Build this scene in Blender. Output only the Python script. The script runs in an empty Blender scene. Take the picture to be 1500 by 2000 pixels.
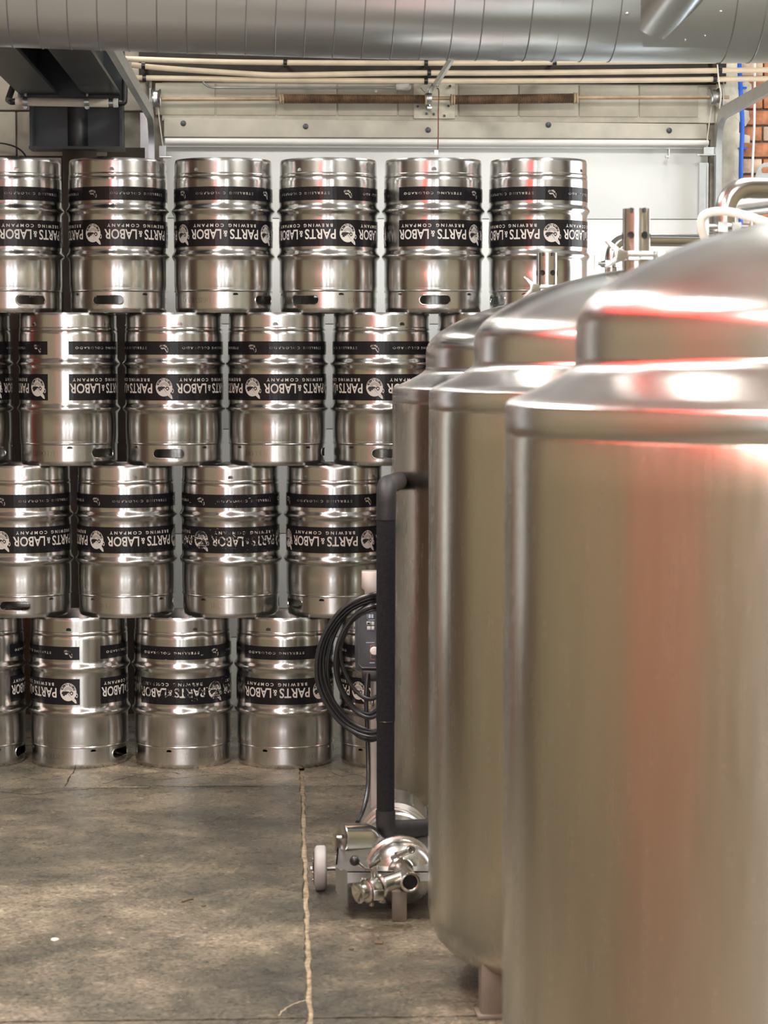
import bpy, bmesh, math, random
from mathutils import Vector, Matrix
from mathutils.geometry import delaunay_2d_cdt
random.seed(7)
PI = math.pi
S = bpy.context.scene
COL = S.collection

# ------------------------------------------------------------------ camera, world, light, exposure
FPX, CX, CY, CAMZ = 4450.0, 750.0, 1000.0, 1.616
TILT = math.atan(310.0 / FPX)
cd = bpy.data.cameras.new('camera'); cam = bpy.data.objects.new('camera', cd); COL.objects.link(cam)
cd.sensor_fit = 'VERTICAL'; cd.sensor_height = 36.0; cd.lens = FPX * 36.0 / 2000.0
cd.clip_start = 0.05; cd.clip_end = 60
cam.location = (0, 0, CAMZ); cam.rotation_euler = (PI / 2 - TILT, 0, 0)
cd.dof.use_dof = True; cd.dof.focus_distance = 8.9; cd.dof.aperture_fstop = 7.0
S.camera = cam
S.view_settings.view_transform = 'Standard'; S.view_settings.look = 'None'
S.view_settings.gamma = 1.0; S.view_settings.use_curve_mapping = False
S.view_settings.exposure = 0.0
S.cycles.use_denoising = True
S.cycles.max_bounces = 8; S.cycles.glossy_bounces = 6; S.cycles.diffuse_bounces = 4
S.cycles.sample_clamp_indirect = 6.0
w = bpy.data.worlds.new('world'); S.world = w; w.use_nodes = True
w.node_tree.nodes['Background'].inputs[0].default_value = (0.9, 0.92, 1.0, 1)
w.node_tree.nodes['Background'].inputs[1].default_value = 0.05
LAMP_COLOR = (1.0, 0.965, 0.91)
# ceiling fixtures: (x, y, z, length, width, watts, rotation about z)
LAMPS = [(x, y, 3.70, 1.25, 0.62, wt, 0.0) for y, wt in ((6.4, 150), (3.4, 125), (0.4, 125), (-2.6, 125)) for x in (-1.35, 1.35)] + [(-1.1, 9.45, 3.6, 1.25, .3, 14, 1.5708), (1.3, 9.45, 3.6, 1.25, .3, 14, 1.5708)]  # last pair, beyond the kegs, is added to light the door header
WINDOW_STRENGTH = 8.0
SIDE_FILL_STRENGTH = 5.0
RED_STRENGTH = 32.0
RED_UP_STRENGTH = 55.0

# ------------------------------------------------------------------ helpers
UX = Vector((1, 0.042, 0)).normalized()          # along the back wall
VY = Vector((-0.042, 1, 0)).normalized()         # into the room, along the aisle
def P(px, py, Y):
    """world point where the photograph's pixel meets the plane y = Y"""
    dx = (px - CX) / FPX; dy = -(py - CY) / FPX
    ct, st = math.cos(TILT), math.sin(TILT)
    d = Vector((dx, ct + dy * st, -st + dy * ct))
    k = Y / d.y
    return Vector((d.x * k, Y, CAMZ + d.z * k))
def PW(px, py, off=0.0, base=10.20):
    """world point on the back wall plane, off metres in front of it"""
    b = P(px, py, 1.0); d = b - Vector((0, 0, CAMZ))
    n = VY; k = (n.y * (base - off)) / d.dot(n)
    return Vector((0, 0, CAMZ)) + d * k
def PZ(px, py, z=0.0):
    b = P(px, py, 1.0); d = b - Vector((0, 0, CAMZ)); k = (z - CAMZ) / d.z
    return Vector((0, 0, CAMZ)) + d * k

class MB:
    def __init__(self): self.v = []; self.f = []
    def add(self, vs, fs):
        b = len(self.v); self.v += [tuple(x) for x in vs]; self.f += [tuple(i + b for i in f) for f in fs]; return self
    def box(self, c, s, rz=0.0, M=None):
        hx, hy, hz = s[0] / 2, s[1] / 2, s[2] / 2
        R = M if M is not None else Matrix.Rotation(rz, 3, 'Z')
        c = Vector(c)
        vs = [c + R @ Vector((x, y, z)) for z in (-hz, hz) for x, y in ((-hx, -hy), (hx, -hy), (hx, hy), (-hx, hy))]
        return self.add(vs, [(3, 2, 1, 0), (4, 5, 6, 7), (0, 1, 5, 4), (1, 2, 6, 5), (2, 3, 7, 6), (3, 0, 4, 7)])
    def prism(self, pts, ext):
        """closed polygon of 3-D points swept by the vector ext"""
        n = len(pts); e = Vector(ext); a = [Vector(p) for p in pts]
        return self.add(a + [p + e for p in a], [tuple(range(n))[::-1], tuple(range(n, 2 * n))] + [(i, (i + 1) % n, n + (i + 1) % n, n + i) for i in range(n)])
    def lathe(self, prof, seg=48, M=None, a0=0.0, a1=2 * PI):
        full = abs(a1 - a0 - 2 * PI) < 1e-6
        cols = seg if full else seg + 1
        vs = []
        for r, z in prof:
            for k in range(cols):
                a = a0 + (a1 - a0) * k / seg
                p = Vector((r * math.sin(a), -r * math.cos(a), z))
                vs.append(M @ p if M is not None else p)
        fs = []
        for i in range(len(prof) - 1):
            for k in range(seg):
                k2 = (k + 1) % cols
                fs.append((i * cols + k, i * cols + k2, (i + 1) * cols + k2, (i + 1) * cols + k))
        return self.add(vs, fs)
    def tube(self, pts, r, seg=12, caps=True, closed=False, radii=None):
        pts = [Vector(p) for p in pts]; n = len(pts); vs = []
        t0 = (pts[1] - pts[0]).normalized()
        u = t0.orthogonal().normalized()
        for i, p in enumerate(pts):
            if closed: t = (pts[(i + 1) % n] - pts[i - 1]).normalized()
            else: t = (pts[min(i + 1, n - 1)] - pts[max(i - 1, 0)]).normalized()
            u = (u - t * u.dot(t)).normalized(); v = t.cross(u)
            rr = radii[i] if radii else r
            for k in range(seg):
                a = 2 * PI * k / seg
                vs.append(p + (u * math.cos(a) + v * math.sin(a)) * rr)
        fs = []
        for i in range(n if closed else n - 1):
            j = (i + 1) % n
            for k in range(seg):
                k2 = (k + 1) % seg
                fs.append((i * seg + k, i * seg + k2, j * seg + k2, j * seg + k))
        if caps and not closed:
            fs.append(tuple(range(seg))[::-1]); fs.append(tuple((n - 1) * seg + k for k in range(seg)))
        return self.add(vs, fs)
    def cyl(self, a, b, r, seg=24, bev=0.0):
        """capped cylinder from a to b with softened rims"""
        a = Vector(a); b = Vector(b); L = (b - a).length
        M = axis_matrix(a, b); bv = min(bev, L * .4, r * .6)
        pr = [(0.0005, 0), (r - bv, 0)] + ([(r, bv), (r, L - bv)] if bv else [(r, 0), (r, L)][1:1] + [(r, 0), (r, L)]) + [(r - bv, L), (0.0005, L)]
        return self.lathe(pr, seg, M)
    def lathe_ab(self, a, b, prof, seg=32):
        """profile of (radius, distance along a->b)"""
        return self.lathe(prof, seg, axis_matrix(Vector(a), Vector(b)))
    def sweep(self, path, prof, up):
        """open or closed 2-D profile (side, up) swept along a path; closed profile"""
        path = [Vector(p) for p in path]; n = len(path); m = len(prof); vs = []
        for i, p in enumerate(path):
            t = (path[min(i + 1, n - 1)] - path[max(i - 1, 0)]).normalized()
            side = Vector(up).cross(t)
            side.normalize(); uu = t.cross(side).normalized()
            for a, b in prof: vs.append(p + side * a + uu * b)
        fs = []
        for i in range(n - 1):
            for k in range(m):
                k2 = (k + 1) % m
                fs.append((i * m + k, i * m + k2, (i + 1) * m + k2, (i + 1) * m + k))
        fs.append(tuple(range(m))[::-1]); fs.append(tuple((n - 1) * m + k for k in range(m)))
        return self.add(vs, fs)
    def build(self, name, mat, parent=None, smooth=40, bevel=0.0, local=False):
        me = bpy.data.meshes.new(name)
        org = Vector((0, 0, 0))
        if parent is not None and not local: org = world_loc(parent)
        me.from_pydata([Vector(v) - org for v in self.v], [], self.f)
        bm = bmesh.new(); bm.from_mesh(me)
        bmesh.ops.remove_doubles(bm, verts=bm.verts, dist=1e-6)
        if bevel:
            es = [e for e in bm.edges if len(e.link_faces) == 2 and e.calc_face_angle(0) > 0.6]
            bmesh.ops.bevel(bm, geom=es, offset=bevel, segments=2, affect='EDGES', profile=0.5)
        bmesh.ops.recalc_face_normals(bm, faces=bm.faces)
        bm.to_mesh(me); bm.free()
        if smooth:
            me.shade_smooth(); me.set_sharp_from_angle(angle=math.radians(smooth))
        if mat: me.materials.append(mat)
        o = bpy.data.objects.new(name, me); COL.objects.link(o)
        if parent is not None: o.parent = parent
        return o
def axis_matrix(a, b):
    z = (b - a).normalized(); x = z.orthogonal().normalized(); y = z.cross(x)
    R = Matrix((x, y, z)).transposed().to_4x4(); R.translation = a
    return R
def world_loc(o):
    p = Vector(o.location)
    while o.parent is not None: o = o.parent; p = p + Vector(o.location)
    return p
def tag(o, label, cat, group=None):
    o['label'] = label; o['category'] = cat
    if group: o['group'] = group
    return o
def struct(o): o['kind'] = 'structure'; return o
def thing(name, loc, label, cat, group=None):
    o = bpy.data.objects.new(name, None); COL.objects.link(o); o.location = loc; o.empty_display_size = .1
    return tag(o, label, cat, group)
def piece(name, data, loc, parent, rz=0.0, scale=None):
    o = bpy.data.objects.new(name, data); COL.objects.link(o); o.parent = parent
    o.location = Vector(loc) - world_loc(parent); o.rotation_euler = (0, 0, rz)
    if scale: o.scale = scale
    return o
def smooth_path(pts, n=8):
    """Catmull-Rom through the points"""
    pts = [Vector(p) for p in pts]; out = []
    q = [pts[0] * 2 - pts[1]] + pts + [pts[-1] * 2 - pts[-2]]
    for i in range(1, len(q) - 2):
        a, b, c, d = q[i - 1:i + 3]
        for k in range(n):
            t = k / n
            out.append(0.5 * ((2 * b) + (c - a) * t + (2 * a - 5 * b + 4 * c - d) * t * t + (3 * b - a - 3 * c + d) * t ** 3))
    out.append(pts[-1]); return out
def elbow(pts, r, n=8):
    """polyline with its inner corners rounded at radius r"""
    pts = [Vector(p) for p in pts]; out = [pts[0]]
    for i in range(1, len(pts) - 1):
        a, b, c = pts[i - 1], pts[i], pts[i + 1]
        d1 = (a - b).normalized(); d2 = (c - b).normalized()
        ang = d1.angle(d2); t = min(r / math.tan(ang / 2), (a - b).length * .49, (c - b).length * .49)
        p0 = b + d1 * t; p1 = b + d2 * t
        for k in range(n + 1):
            s = k / n
            out.append(p0 * (1 - s) ** 2 + b * 2 * s * (1 - s) + p1 * s * s)
    out.append(pts[-1]); return out

# ------------------------------------------------------------------ materials
def newmat(name):
    m = bpy.data.materials.new(name); m.use_nodes = True
    nt = m.node_tree; return m, nt, nt.nodes['Principled BSDF']
def N(nt, t, **kw):
    n = nt.nodes.new(t)
    for k, v in kw.items(): setattr(n, k, v)
    return n
def L(nt, a, b): nt.links.new(a, b)
def ramp(nt, src, stops, interp='LINEAR'):
    r = N(nt, 'ShaderNodeValToRGB'); r.color_ramp.interpolation = interp
    e = r.color_ramp.elements
    while len(e) < len(stops): e.new(0.5)
    for i, (p, c) in enumerate(stops):
        e[i].position = p; e[i].color = (c[0], c[1], c[2], 1) if not isinstance(c, float) else (c, c, c, 1)
    L(nt, src, r.inputs[0]); return r.outputs[0]
def noise(nt, scale, detail=4, rough=.55, coord='Object', stretch=None, dist=0.0):
    tc = N(nt, 'ShaderNodeTexCoord'); src = tc.outputs[coord]
    if stretch:
        mp = N(nt, 'ShaderNodeMapping'); mp.inputs['Scale'].default_value = stretch
        L(nt, src, mp.inputs[0]); src = mp.outputs[0]
    n = N(nt, 'ShaderNodeTexNoise'); n.inputs['Scale'].default_value = scale
    n.inputs['Detail'].default_value = detail; n.inputs['Roughness'].default_value = rough
    n.inputs['Distortion'].default_value = dist
    L(nt, src, n.inputs['Vector']); return n.outputs[0]
def bump(nt, b, h, strength=.2, dist=.002):
    n = N(nt, 'ShaderNodeBump'); n.inputs['Strength'].default_value = strength; n.inputs['Distance'].default_value = dist
    L(nt, h, n.inputs['Height']); L(nt, n.outputs[0], b.inputs['Normal'])
def plain(name, col, rough=.5, metal=0.0, var=.12, scale=14, bmp=0.0, bscale=60, coat=0.0):
    m, nt, b = newmat(name)
    f = noise(nt, scale)
    lo = tuple(c * (1 - var) for c in col); hi = tuple(min(1, c * (1 + var)) for c in col)
    L(nt, ramp(nt, f, [(.3, lo), (.7, hi)]), b.inputs['Base Color'])
    b.inputs['Roughness'].default_value = rough; b.inputs['Metallic'].default_value = metal
    if coat: b.inputs['Coat Weight'].default_value = coat
    if bmp: bump(nt, b, noise(nt, bscale), bmp)
    return m
def steel(name, col=(.60, .59, .56), rough=.25, aniso=0.0, arot=0.0, rvar=.08, scr=.0, stretch=(1, 1, 1), spec=6, grime=.15):
    m, nt, b = newmat(name)
    b.inputs['Metallic'].default_value = 1.0
    f = noise(nt, spec, 5, .6, stretch=stretch)
    L(nt, ramp(nt, f, [(.25, tuple(c * (1 - grime) for c in col)), (.65, col)]), b.inputs['Base Color'])
    f2 = noise(nt, spec * 3.1, 6, .65, stretch=stretch)
    L(nt, ramp(nt, f2, [(.3, float(rough - rvar)), (.75, float(rough + rvar))]), b.inputs['Roughness'])
    if aniso:
        b.inputs['Anisotropic'].default_value = aniso; b.inputs['Anisotropic Rotation'].default_value = arot
        t = N(nt, 'ShaderNodeTangent'); t.direction_type = 'RADIAL'; t.axis = 'Z'
        L(nt, t.outputs[0], b.inputs['Tangent'])
    if scr: bump(nt, b, noise(nt, 90, 3, .6, stretch=stretch), scr, .001)
    return m
M_KEG = steel('keg_steel', (.60, .60, .58), .22, .75, .25, .03, 0, (1, 1, .4), 4, .12)
M_CHIME = steel('chime_steel', (.62, .62, .60), .25, .65, .25, .04, 0, (1, 1, .4), 6, .16)
M_TANK = steel('tank_jacket_steel', (.57, .545, .465), .26, .5, .25, .03, 0, (6, 6, .5), 3, .10)
M_DOME = steel('tank_dome_steel', (.66, .66, .635), .23, .55, 0.0, .03, 0, (1, 1, 1), 4, .06)
M_SHINY = steel('polished_fitting_steel', (.56, .55, .52), .22, 0, 0, .03, 0, (1, 1, 1), 12, .08)
M_SATIN = steel('satin_cart_steel', (.52, .52, .50), .32, 0, 0, .04, 0, (1, 1, 1), 10, .15)
M_SATIN2 = steel('satin_pump_casing_steel', (.50, .49, .46), .27, 0, 0, .03, 0, (1, 1, 1), 6, .08)
M_GALV = steel('galvanized_steel', (.58, .61, .61), .40, 0, 0, .05, 0, (1, 1, 1), 16, .15)
M_DUCT = steel('galvanized_duct_sheet', (.57, .63, .67), .29, 0, 0, .008, 0, (1, 1, 1), 2, .06)
M_SEAM = steel('duct_seam_sheet', (.30, .32, .34), .5, 0, 0, .03, 0, (1, 1, 1), 3, .10)
M_DARKSTEEL = plain('dark_grey_painted_steel', (.040, .046, .052), .38, 0.0, .25, 5)
M_BLACKRUB = plain('black_rubber_cable', (.012, .013, .015), .28, 0, .2, 30)
M_BLACK = plain('black_plastic', (.015, .015, .016), .35, 0, .2, 30)
M_FOAM = plain('black_pipe_foam', (.010, .0105, .012), .85, 0, .35, 120, .5, 160)
M_FOAM.node_tree.nodes['Principled BSDF'].inputs['Specular IOR Level'].default_value = .2
M_TAPE = plain('black_foam_tape', (.009, .009, .011), .6, 0, .3, 40, .4, 60)
M_PVC = plain('aged_cream_pipe', (.62, .52, .38), .45, 0, .12, 9)
M_PVCWHITE = plain('white_pvc_pipe', (.72, .66, .54), .4, 0, .1, 9)
M_DOOR = plain('white_painted_door_skin', (.80, .82, .80), .42, 0, .03, 3, .05, 200)
M_HEADER = plain('weathered_painted_header', (.46, .43, .36), .7, 0, .22, 5, .3, 30)
M_WALLTAN = plain('tan_painted_wall', (.21, .19, .125), .75, 0, .12, 2)
M_WALLREAR = plain('dark_grey_green_rear_wall', (.085, .088, .078), .7, 0, .15, 2)
M_WALLDARK = plain('dark_brown_wall', (.055, .04, .032), .8, 0, .3, 6, .4, 40)
M_WHITEWALL = plain('off_white_painted_wall', (.62, .60, .52), .7, 0, .12, 3)
M_CEIL = plain('grey_ceiling_deck', (.55, .55, .53), .8, 0, .15, 2)
M_BLOCK = plain('painted_concrete_block', (.40, .37, .30), .8, 0, .15, 8, .5, 50)
M_CREAM = plain('cream_flaking_paint', (.58, .54, .44), .75, 0, .2, 16, .6, 30)
M_BLOCKMORTAR = plain('pale_block_mortar', (.46, .43, .36), .85, 0, .12, 20, .3, 60)
M_WOODDARK = plain('dark_stained_timber', (.022, .016, .012), .8, 0, .4, 9, .3, 40)
M_MORTAR = plain('wall_mortar', (.30, .27, .22), .9, 0, .2, 20, .5, 60)
M_BRICK = plain('orange_brick', (.40, .165, .08), .85, 0, .4, 24, .6, 50)
M_BRICKPALE = plain('brick_with_old_paint', (.52, .38, .28), .85, 0, .3, 30, .6, 50)
M_SPRING = plain('rusty_spring_steel', (.14, .085, .045), .5, .5, .5, 18)
M_RUSTSHAFT = plain('tan_shaft_steel', (.36, .27, .17), .5, .3, .3, 12)
M_BLUE = plain('blue_pex_pipe', (.01, .10, .55), .35, 0, .12, 9)
M_WHITEPL = plain('white_plastic', (.78, .78, .74), .35, 0, .04, 9)
M_GREYRUB = plain('grey_wheel_rubber', (.33, .32, .305), .6, 0, .1, 20)
M_RUSTWIRE = plain('red_brown_cord', (.16, .045, .025), .6, 0, .3, 30)
M_HOSE = plain('translucent_white_hose', (.66, .66, .60), .25, 0, .05, 8)
M_REDPAINT = plain('red_painted_steel', (.50, .02, .02), .4, 0, .1, 4)
M_LEG = plain('dull_brown_grey_leg_steel', (.20, .165, .13), .5, .3, .15, 12)
M_REDREFLECT = plain('brick_red_reflection_panel', (.29, .16, .105), .5, 0, .1, 3)  # for the added left door, tints the near tank's reflection
M_WOOD = plain('brown_timber', (.10, .06, .035), .7, 0, .4, 9, .3, 40)
M_PANELDARK = plain('dark_panel_plastic', (.06, .065, .072), .4, 0, .15, 30)
M_PALEMETAL = plain('pale_pinkish_post_steel', (.42, .38, .35), .38, .6, .08, 10)
M_CHIP = plain('pale_paint_chip', (.62, .58, .48), .6, 0, .1, 30)
M_LEAF = plain('dry_brown_scrap', (.10, .07, .04), .7, 0, .3, 30)
def emit(name, col, s):
    m, nt, b = newmat(name)
    b.inputs['Base Color'].default_value = (0.02, 0.02, 0.02, 1)
    b.inputs['Emission Color'].default_value = (*col, 1); b.inputs['Emission Strength'].default_value = s
    return m
M_REDLED = emit('red_neon_tube_glow', (1.0, .03, .02), RED_STRENGTH); M_REDUP = emit('red_upright_neon_glow', (1.0, .02, .03), RED_UP_STRENGTH)
M_WINDOW = emit('daylit_window', (.93, .97, 1.0), WINDOW_STRENGTH)
M_SIDEFILL = emit('added_side_fill_glow', (.96, .98, 1.0), SIDE_FILL_STRENGTH)  # added fill glow for the overhead door, shaped as side windows
M_DIFF = emit('lamp_diffuser', LAMP_COLOR, 6.0)
M_DISPLAY = emit('pale_display_marks', (.9, .95, 1.0), .5)
def concrete(name, k):
    m, nt, b = newmat(name)
    big = noise(nt, 1.5, 12, .74, dist=.25); mid = noise(nt, 11, 10, .75, dist=.2); fine = noise(nt, 75, 9, .8)
    c1 = ramp(nt, big, [(.36, tuple(c * k for c in (.044, .043, .034))), (.48, tuple(c * k for c in (.092, .083, .062))), (.53, tuple(c * k for c in (.128, .110, .080))), (.66, tuple(c * k for c in (.25, .212, .152)))])
    c2 = ramp(nt, mid, [(.30, (.70, .70, .70)), (.52, (.98, .98, .98)), (.74, (1.35, 1.32, 1.28))])
    c3 = ramp(nt, fine, [(.34, (.25, .25, .25)), (.5, (.90, .90, .90)), (.66, (1.75, 1.72, 1.66))])
    def mul(a, c):
        x = N(nt, 'ShaderNodeMix', data_type='RGBA', blend_type='MULTIPLY'); x.inputs[0].default_value = 1.0
        L(nt, a, x.inputs[6]); L(nt, c, x.inputs[7]); return x.outputs[2]
    tc = N(nt, 'ShaderNodeTexCoord'); vo = N(nt, 'ShaderNodeTexVoronoi'); vo.inputs['Scale'].default_value = 42; vo.inputs['Randomness'].default_value = 1.0
    L(nt, tc.outputs['Object'], vo.inputs['Vector'])
    pits = ramp(nt, vo.outputs['Distance'], [(.10, (.42, .41, .40)), (.26, (1, 1, 1))])
    v2_ = N(nt, 'ShaderNodeTexVoronoi'); v2_.inputs['Scale'].default_value = 19; L(nt, tc.outputs['Object'], v2_.inputs['Vector'])
    flecks = ramp(nt, v2_.outputs['Distance'], [(.07, (1.9, 1.85, 1.75)), (.13, (1, 1, 1))])
    col = mul(mul(mul(mul(c1, c2), c3), pits), flecks)
    L(nt, col, b.inputs['Base Color'])
    L(nt, ramp(nt, mid, [(.3, .17), (.75, .46)]), b.inputs['Roughness'])
    h = N(nt, 'ShaderNodeMath', operation='ADD'); L(nt, mid, h.inputs[0]); L(nt, fine, h.inputs[1])
    bump(nt, b, h.outputs[0], .45, .006)
    return m
M_CONC = concrete('stained_concrete', 1.2); M_CONCPALE = concrete('pale_worn_concrete', 2.1)
M_FILL = plain('sandy_joint_filler', (.30, .24, .16), .9, 0, .45, 40, .9, 70)
M_CRACK = plain('dark_floor_crack', (.04, .032, .024), .9, 0, .4, 30)
def vinyl(name, wear):
    """black vinyl band with scuffs; wear moves the scuff threshold"""
    m, nt, b = newmat(name)
    f = noise(nt, 26, 6, .75, stretch=(1, 1, 2.2), dist=1.2)
    L(nt, ramp(nt, f, [(wear, (.010, .010, .012)), (wear + .02, (.55, .54, .52))]), b.inputs['Base Color'])
    b.inputs['Roughness'].default_value = .25; b.inputs['Specular IOR Level'].default_value = .28
    return m
def ink(name, lo, hi):
    m, nt, b = newmat(name)
    f = noise(nt, 34, 6, .72, stretch=(1, 1, 1.6), dist=.8)
    L(nt, ramp(nt, f, [(lo, (.012, .012, .013)), (hi, (.62, .60, .56))]), b.inputs['Base Color'])
    b.inputs['Roughness'].default_value = .4
    return m
M_BAND = vinyl('black_vinyl_band', .74); M_BANDWORN = vinyl('scuffed_black_vinyl_band', .645)
M_INK = ink('white_print', .26, .36); M_INKFADE = ink('faded_white_print', .42, .60); M_INKWORN = ink('rubbed_white_print', .47, .52)

# ------------------------------------------------------------------ the setting
BASE = 10.20                                  # distance of the back wall plane
def room(u, v, z=0.0):
    """room frame: u metres along the back wall, v metres from it towards the camera"""
    p = VY * (BASE * VY.y) + UX * u - VY * v; return Vector((p.x, p.y, z))
ROT = math.atan2(UX.y, UX.x)
RMAT = Matrix.Rotation(ROT, 3, 'Z')
CEIL = 3.9; LEFTU, RIGHTU, REARV = -3.6, 3.4, 15.0
def rbox(mb, u0, u1, v0, v1, z0, z1):
    return mb.box(room((u0 + u1) / 2, (v0 + v1) / 2, (z0 + z1) / 2), (u1 - u0, v1 - v0, z1 - z0), M=RMAT)

# floor: slabs between saw-cut joints
floor = struct(rbox(MB(), LEFTU - .1, RIGHTU + .1, -.3, REARV + .1, -.14, -.012).build('floor', M_FILL, None, 0))
j1 = PZ(597, 1750)
def to_uv(p):
    q = Vector(p) - room(0, 0); return q.dot(UX), -q.dot(VY)
uj = to_uv(j1)[0]; vA = to_uv(PZ(300, 1537))[1]; vB = to_uv(PZ(500, 1990))[1]; dv = vB - vA
us = [LEFTU, uj - 2.6, uj, uj + 2.6, RIGHTU]; vs_ = [-.3, vA, vB, vB + dv, vB + 2 * dv, vB + 3 * dv, REARV]
for i in range(len(us) - 1):
    for j in range(len(vs_) - 1):
        g = .008; r = random.Random(i * 31 + j)
        u0, u1, v0, v1 = us[i] + g, us[i + 1] - g, vs_[j] + g * .7, vs_[j + 1] - g * .7
        # ragged edges: subdivided outline
        pts = []
        def edge(a, b, n, out):
            for k in range(n):
                t = k / n; jit = r.uniform(-.004, .0035) if k else 0
                p = Vector(a).lerp(Vector(b), t); pts.append((p.x + out[0] * jit, p.y + out[1] * jit))
        edge((u0, v0), (u1, v0), 60, (0, -1)); edge((u1, v0), (u1, v1), 60, (1, 0)); edge((u1, v1), (u0, v1), 60, (0, 1)); edge((u0, v1), (u0, v0), 60, (-1, 0))
        MB().prism([room(a, b, -.03) for a, b in pts], (0, 0, .03)).build('floor_slab', M_CONCPALE if j == 0 else M_CONC, floor, 0)

# cracks and chips that run over the slabs (relief lying in the surface)
def crack(pix, wdt, name='floor_crack', mat=M_CRACK):
    pts = smooth_path([PZ(x, y, .0006) for x, y in pix], 5); r = random.Random(len(pix) * 7 + int(pix[0][0]))
    mb = MB(); vs = []
    for i, p in enumerate(pts):
        t = (pts[min(i + 1, len(pts) - 1)] - pts[max(i - 1, 0)]).normalized(); s = Vector((-t.y, t.x, 0)); ww = wdt * r.uniform(.3, 1)
        o = s * r.uniform(-1, 1) * wdt * .8
        vs += [p + o + s * ww, p + o - s * ww]
    mb.add(vs, [(2 * i, 2 * i + 1, 2 * i + 3, 2 * i + 2) for i in range(len(pts) - 1)])
    return mb.build(name, mat, floor, 0)
crack([(0, 1546), (60, 1552), (110, 1545), (180, 1540), (230, 1538)], .004)
crack([(128, 1535), (135, 1518), (146, 1505), (150, 1496)], .004)
crack([(545, 1985), (555, 1972), (575, 1960), (603, 1952)], .003, mat=M_FILL)
crack([(0, 1560), (35, 1556), (70, 1560), (110, 1562)], .003)
crack([(235, 1533), (300, 1535), (370, 1536), (440, 1535), (525, 1535)], .004)
crack([(200, 1531), (262, 1515), (330, 1508), (352, 1512)], .003)
crack([(300, 1524), (360, 1519), (425, 1512), (485, 1520)], .0025)
crack([(640, 1506), (668, 1516), (690, 1512), (716, 1519)], .003)
crack([(40, 1516), (80, 1523), (120, 1520)], .0025)
crack([(370, 1534), (470, 1531.5), (590, 1530)], .0035, mat=M_FILL)
crack([(980, 1972), (940, 1982), (900, 1984)], .003)

# back wall: dark base wall with an opening for the door
ZH = PW(800, 283).z                                # top of the visible door
uL = to_uv(PW(318, 400))[0]; uR = to_uv(PW(1388, 400))[0]
wb = MB()
rbox(wb, LEFTU, uL, -.35, -.02, 0, CEIL); rbox(wb, uR, RIGHTU, -.35, -.02, 0, CEIL); rbox(wb, uL, uR, -.35, -.02, ZH + .03, CEIL)
wall_back = struct(wb.build('wall_back', M_MORTAR, None, 0))
# block courses above the header and left of the door, brick pieces at the right
def blockmesh(name, sx, sy, sz, mat, bev=.004):
    o = MB().box((0, 0, 0), (sx, sy, sz)).build(name, mat, None, 30, bev); me = o.data
    bpy.data.objects.remove(o); return me
zb0 = PW(800, 229).z; BW = .2682; BH = .148
bm_ = blockmesh('block', BW - .006, .03, BH - .008, M_BLOCK)
u0 = to_uv(PW(540, 200))[0]
rbox(MB(), uL, uR + .05, -.02, .009, zb0 - .02, zb0 + BH).build('mortar_bed', M_BLOCKMORTAR, wall_back, 0)
for k in range(-6, 8):
    u = u0 + (k + .5) * BW
    if uL < u < uR + .03: piece('block', bm_, room(u, 0.0, zb0 + .5 * BH), wall_back, ROT)
rbox(MB(), uL - .1, uR + .06, -.02, .02, zb0 + BH + .004, zb0 + BH + .16).build('lintel_board', M_WOODDARK, wall_back, 30)
rbox(MB(), uL - .1, uR + .06, -.02, .012, zb0 + BH + .165, CEIL - .02).build('lintel_board', M_WOODDARK, wall_back, 30)
bl = blockmesh('block', .392, .04, .192, M_BLOCK)
zl = PW(20, 217).z
for c in range(-12, 8):
    for k in range(8):
        u = uL - .24 - .4 * k - (.2 if c % 2 else 0); z = zl + (c + .5) * .2
        if z < .1 or z > CEIL - .1 or u < LEFTU + .2: continue
        if z < 2.1 and u > uL - 1.7: continue
        piece('block', bl, room(u, -.01, z), wall_back, ROT)
# dark timber lining low on the left of the door
for k in range(9):
    u = uL - .16 - .19 * k
    rbox(MB(), u - .09, u + .09, -.03, .0 + .006 * (k % 2), 0.0, PW(150, 288).z - .02 * (k % 3)).build('wall_board', M_WOOD if k % 3 else M_WALLDARK, wall_back, 30)
# cream pilaster and bricks right of the door
uP0, uP1 = to_uv(PW(1396, 300))[0], to_uv(PW(1442, 300))[0]
rbox(MB(), uP0, uP1, -.03, .015, 0, CEIL - .4).build('painted_pier', M_CREAM, wall_back, 0)
brm = [blockmesh('brick', .198, .05, .062, M_BRICK, .004), blockmesh('brick', .198, .05, .062, M_BRICKPALE, .004)]
brh = [blockmesh('brick', .095, .05, .062, M_BRICK, .004), blockmesh('brick', .095, .05, .062, M_BRICKPALE, .004)]
rr = random.Random(5)
for c in range(16):
    z = 1.95 + c * .0715; u = uP1 + .004
    first = c % 2
    while u < uP1 + 1.0:
        wd = .103 if first else .206; first = 0
        me = (brh if wd < .15 else brm)[0 if (rr.random() < .5) else 1]
        piece('brick', me, room(u + wd / 2, -.012 + rr.uniform(-.005, .006), z), wall_back, ROT)
        u += wd
# flaking paint patches on the bricks
for k in range(9):
    z = 1.98 + k * .115; a = uP1 + rr.uniform(-.01, .03)
    pts = []
    for q in range(9):
        an = 2 * PI * q / 9; pts.append(room(a + math.cos(an) * rr.uniform(.02, .05), .0165, z + math.sin(an) * rr.uniform(.02, .05)))
    MB().prism(pts, VY * .003).build('paint_flake', M_CREAM, wall_back, 0)

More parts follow.
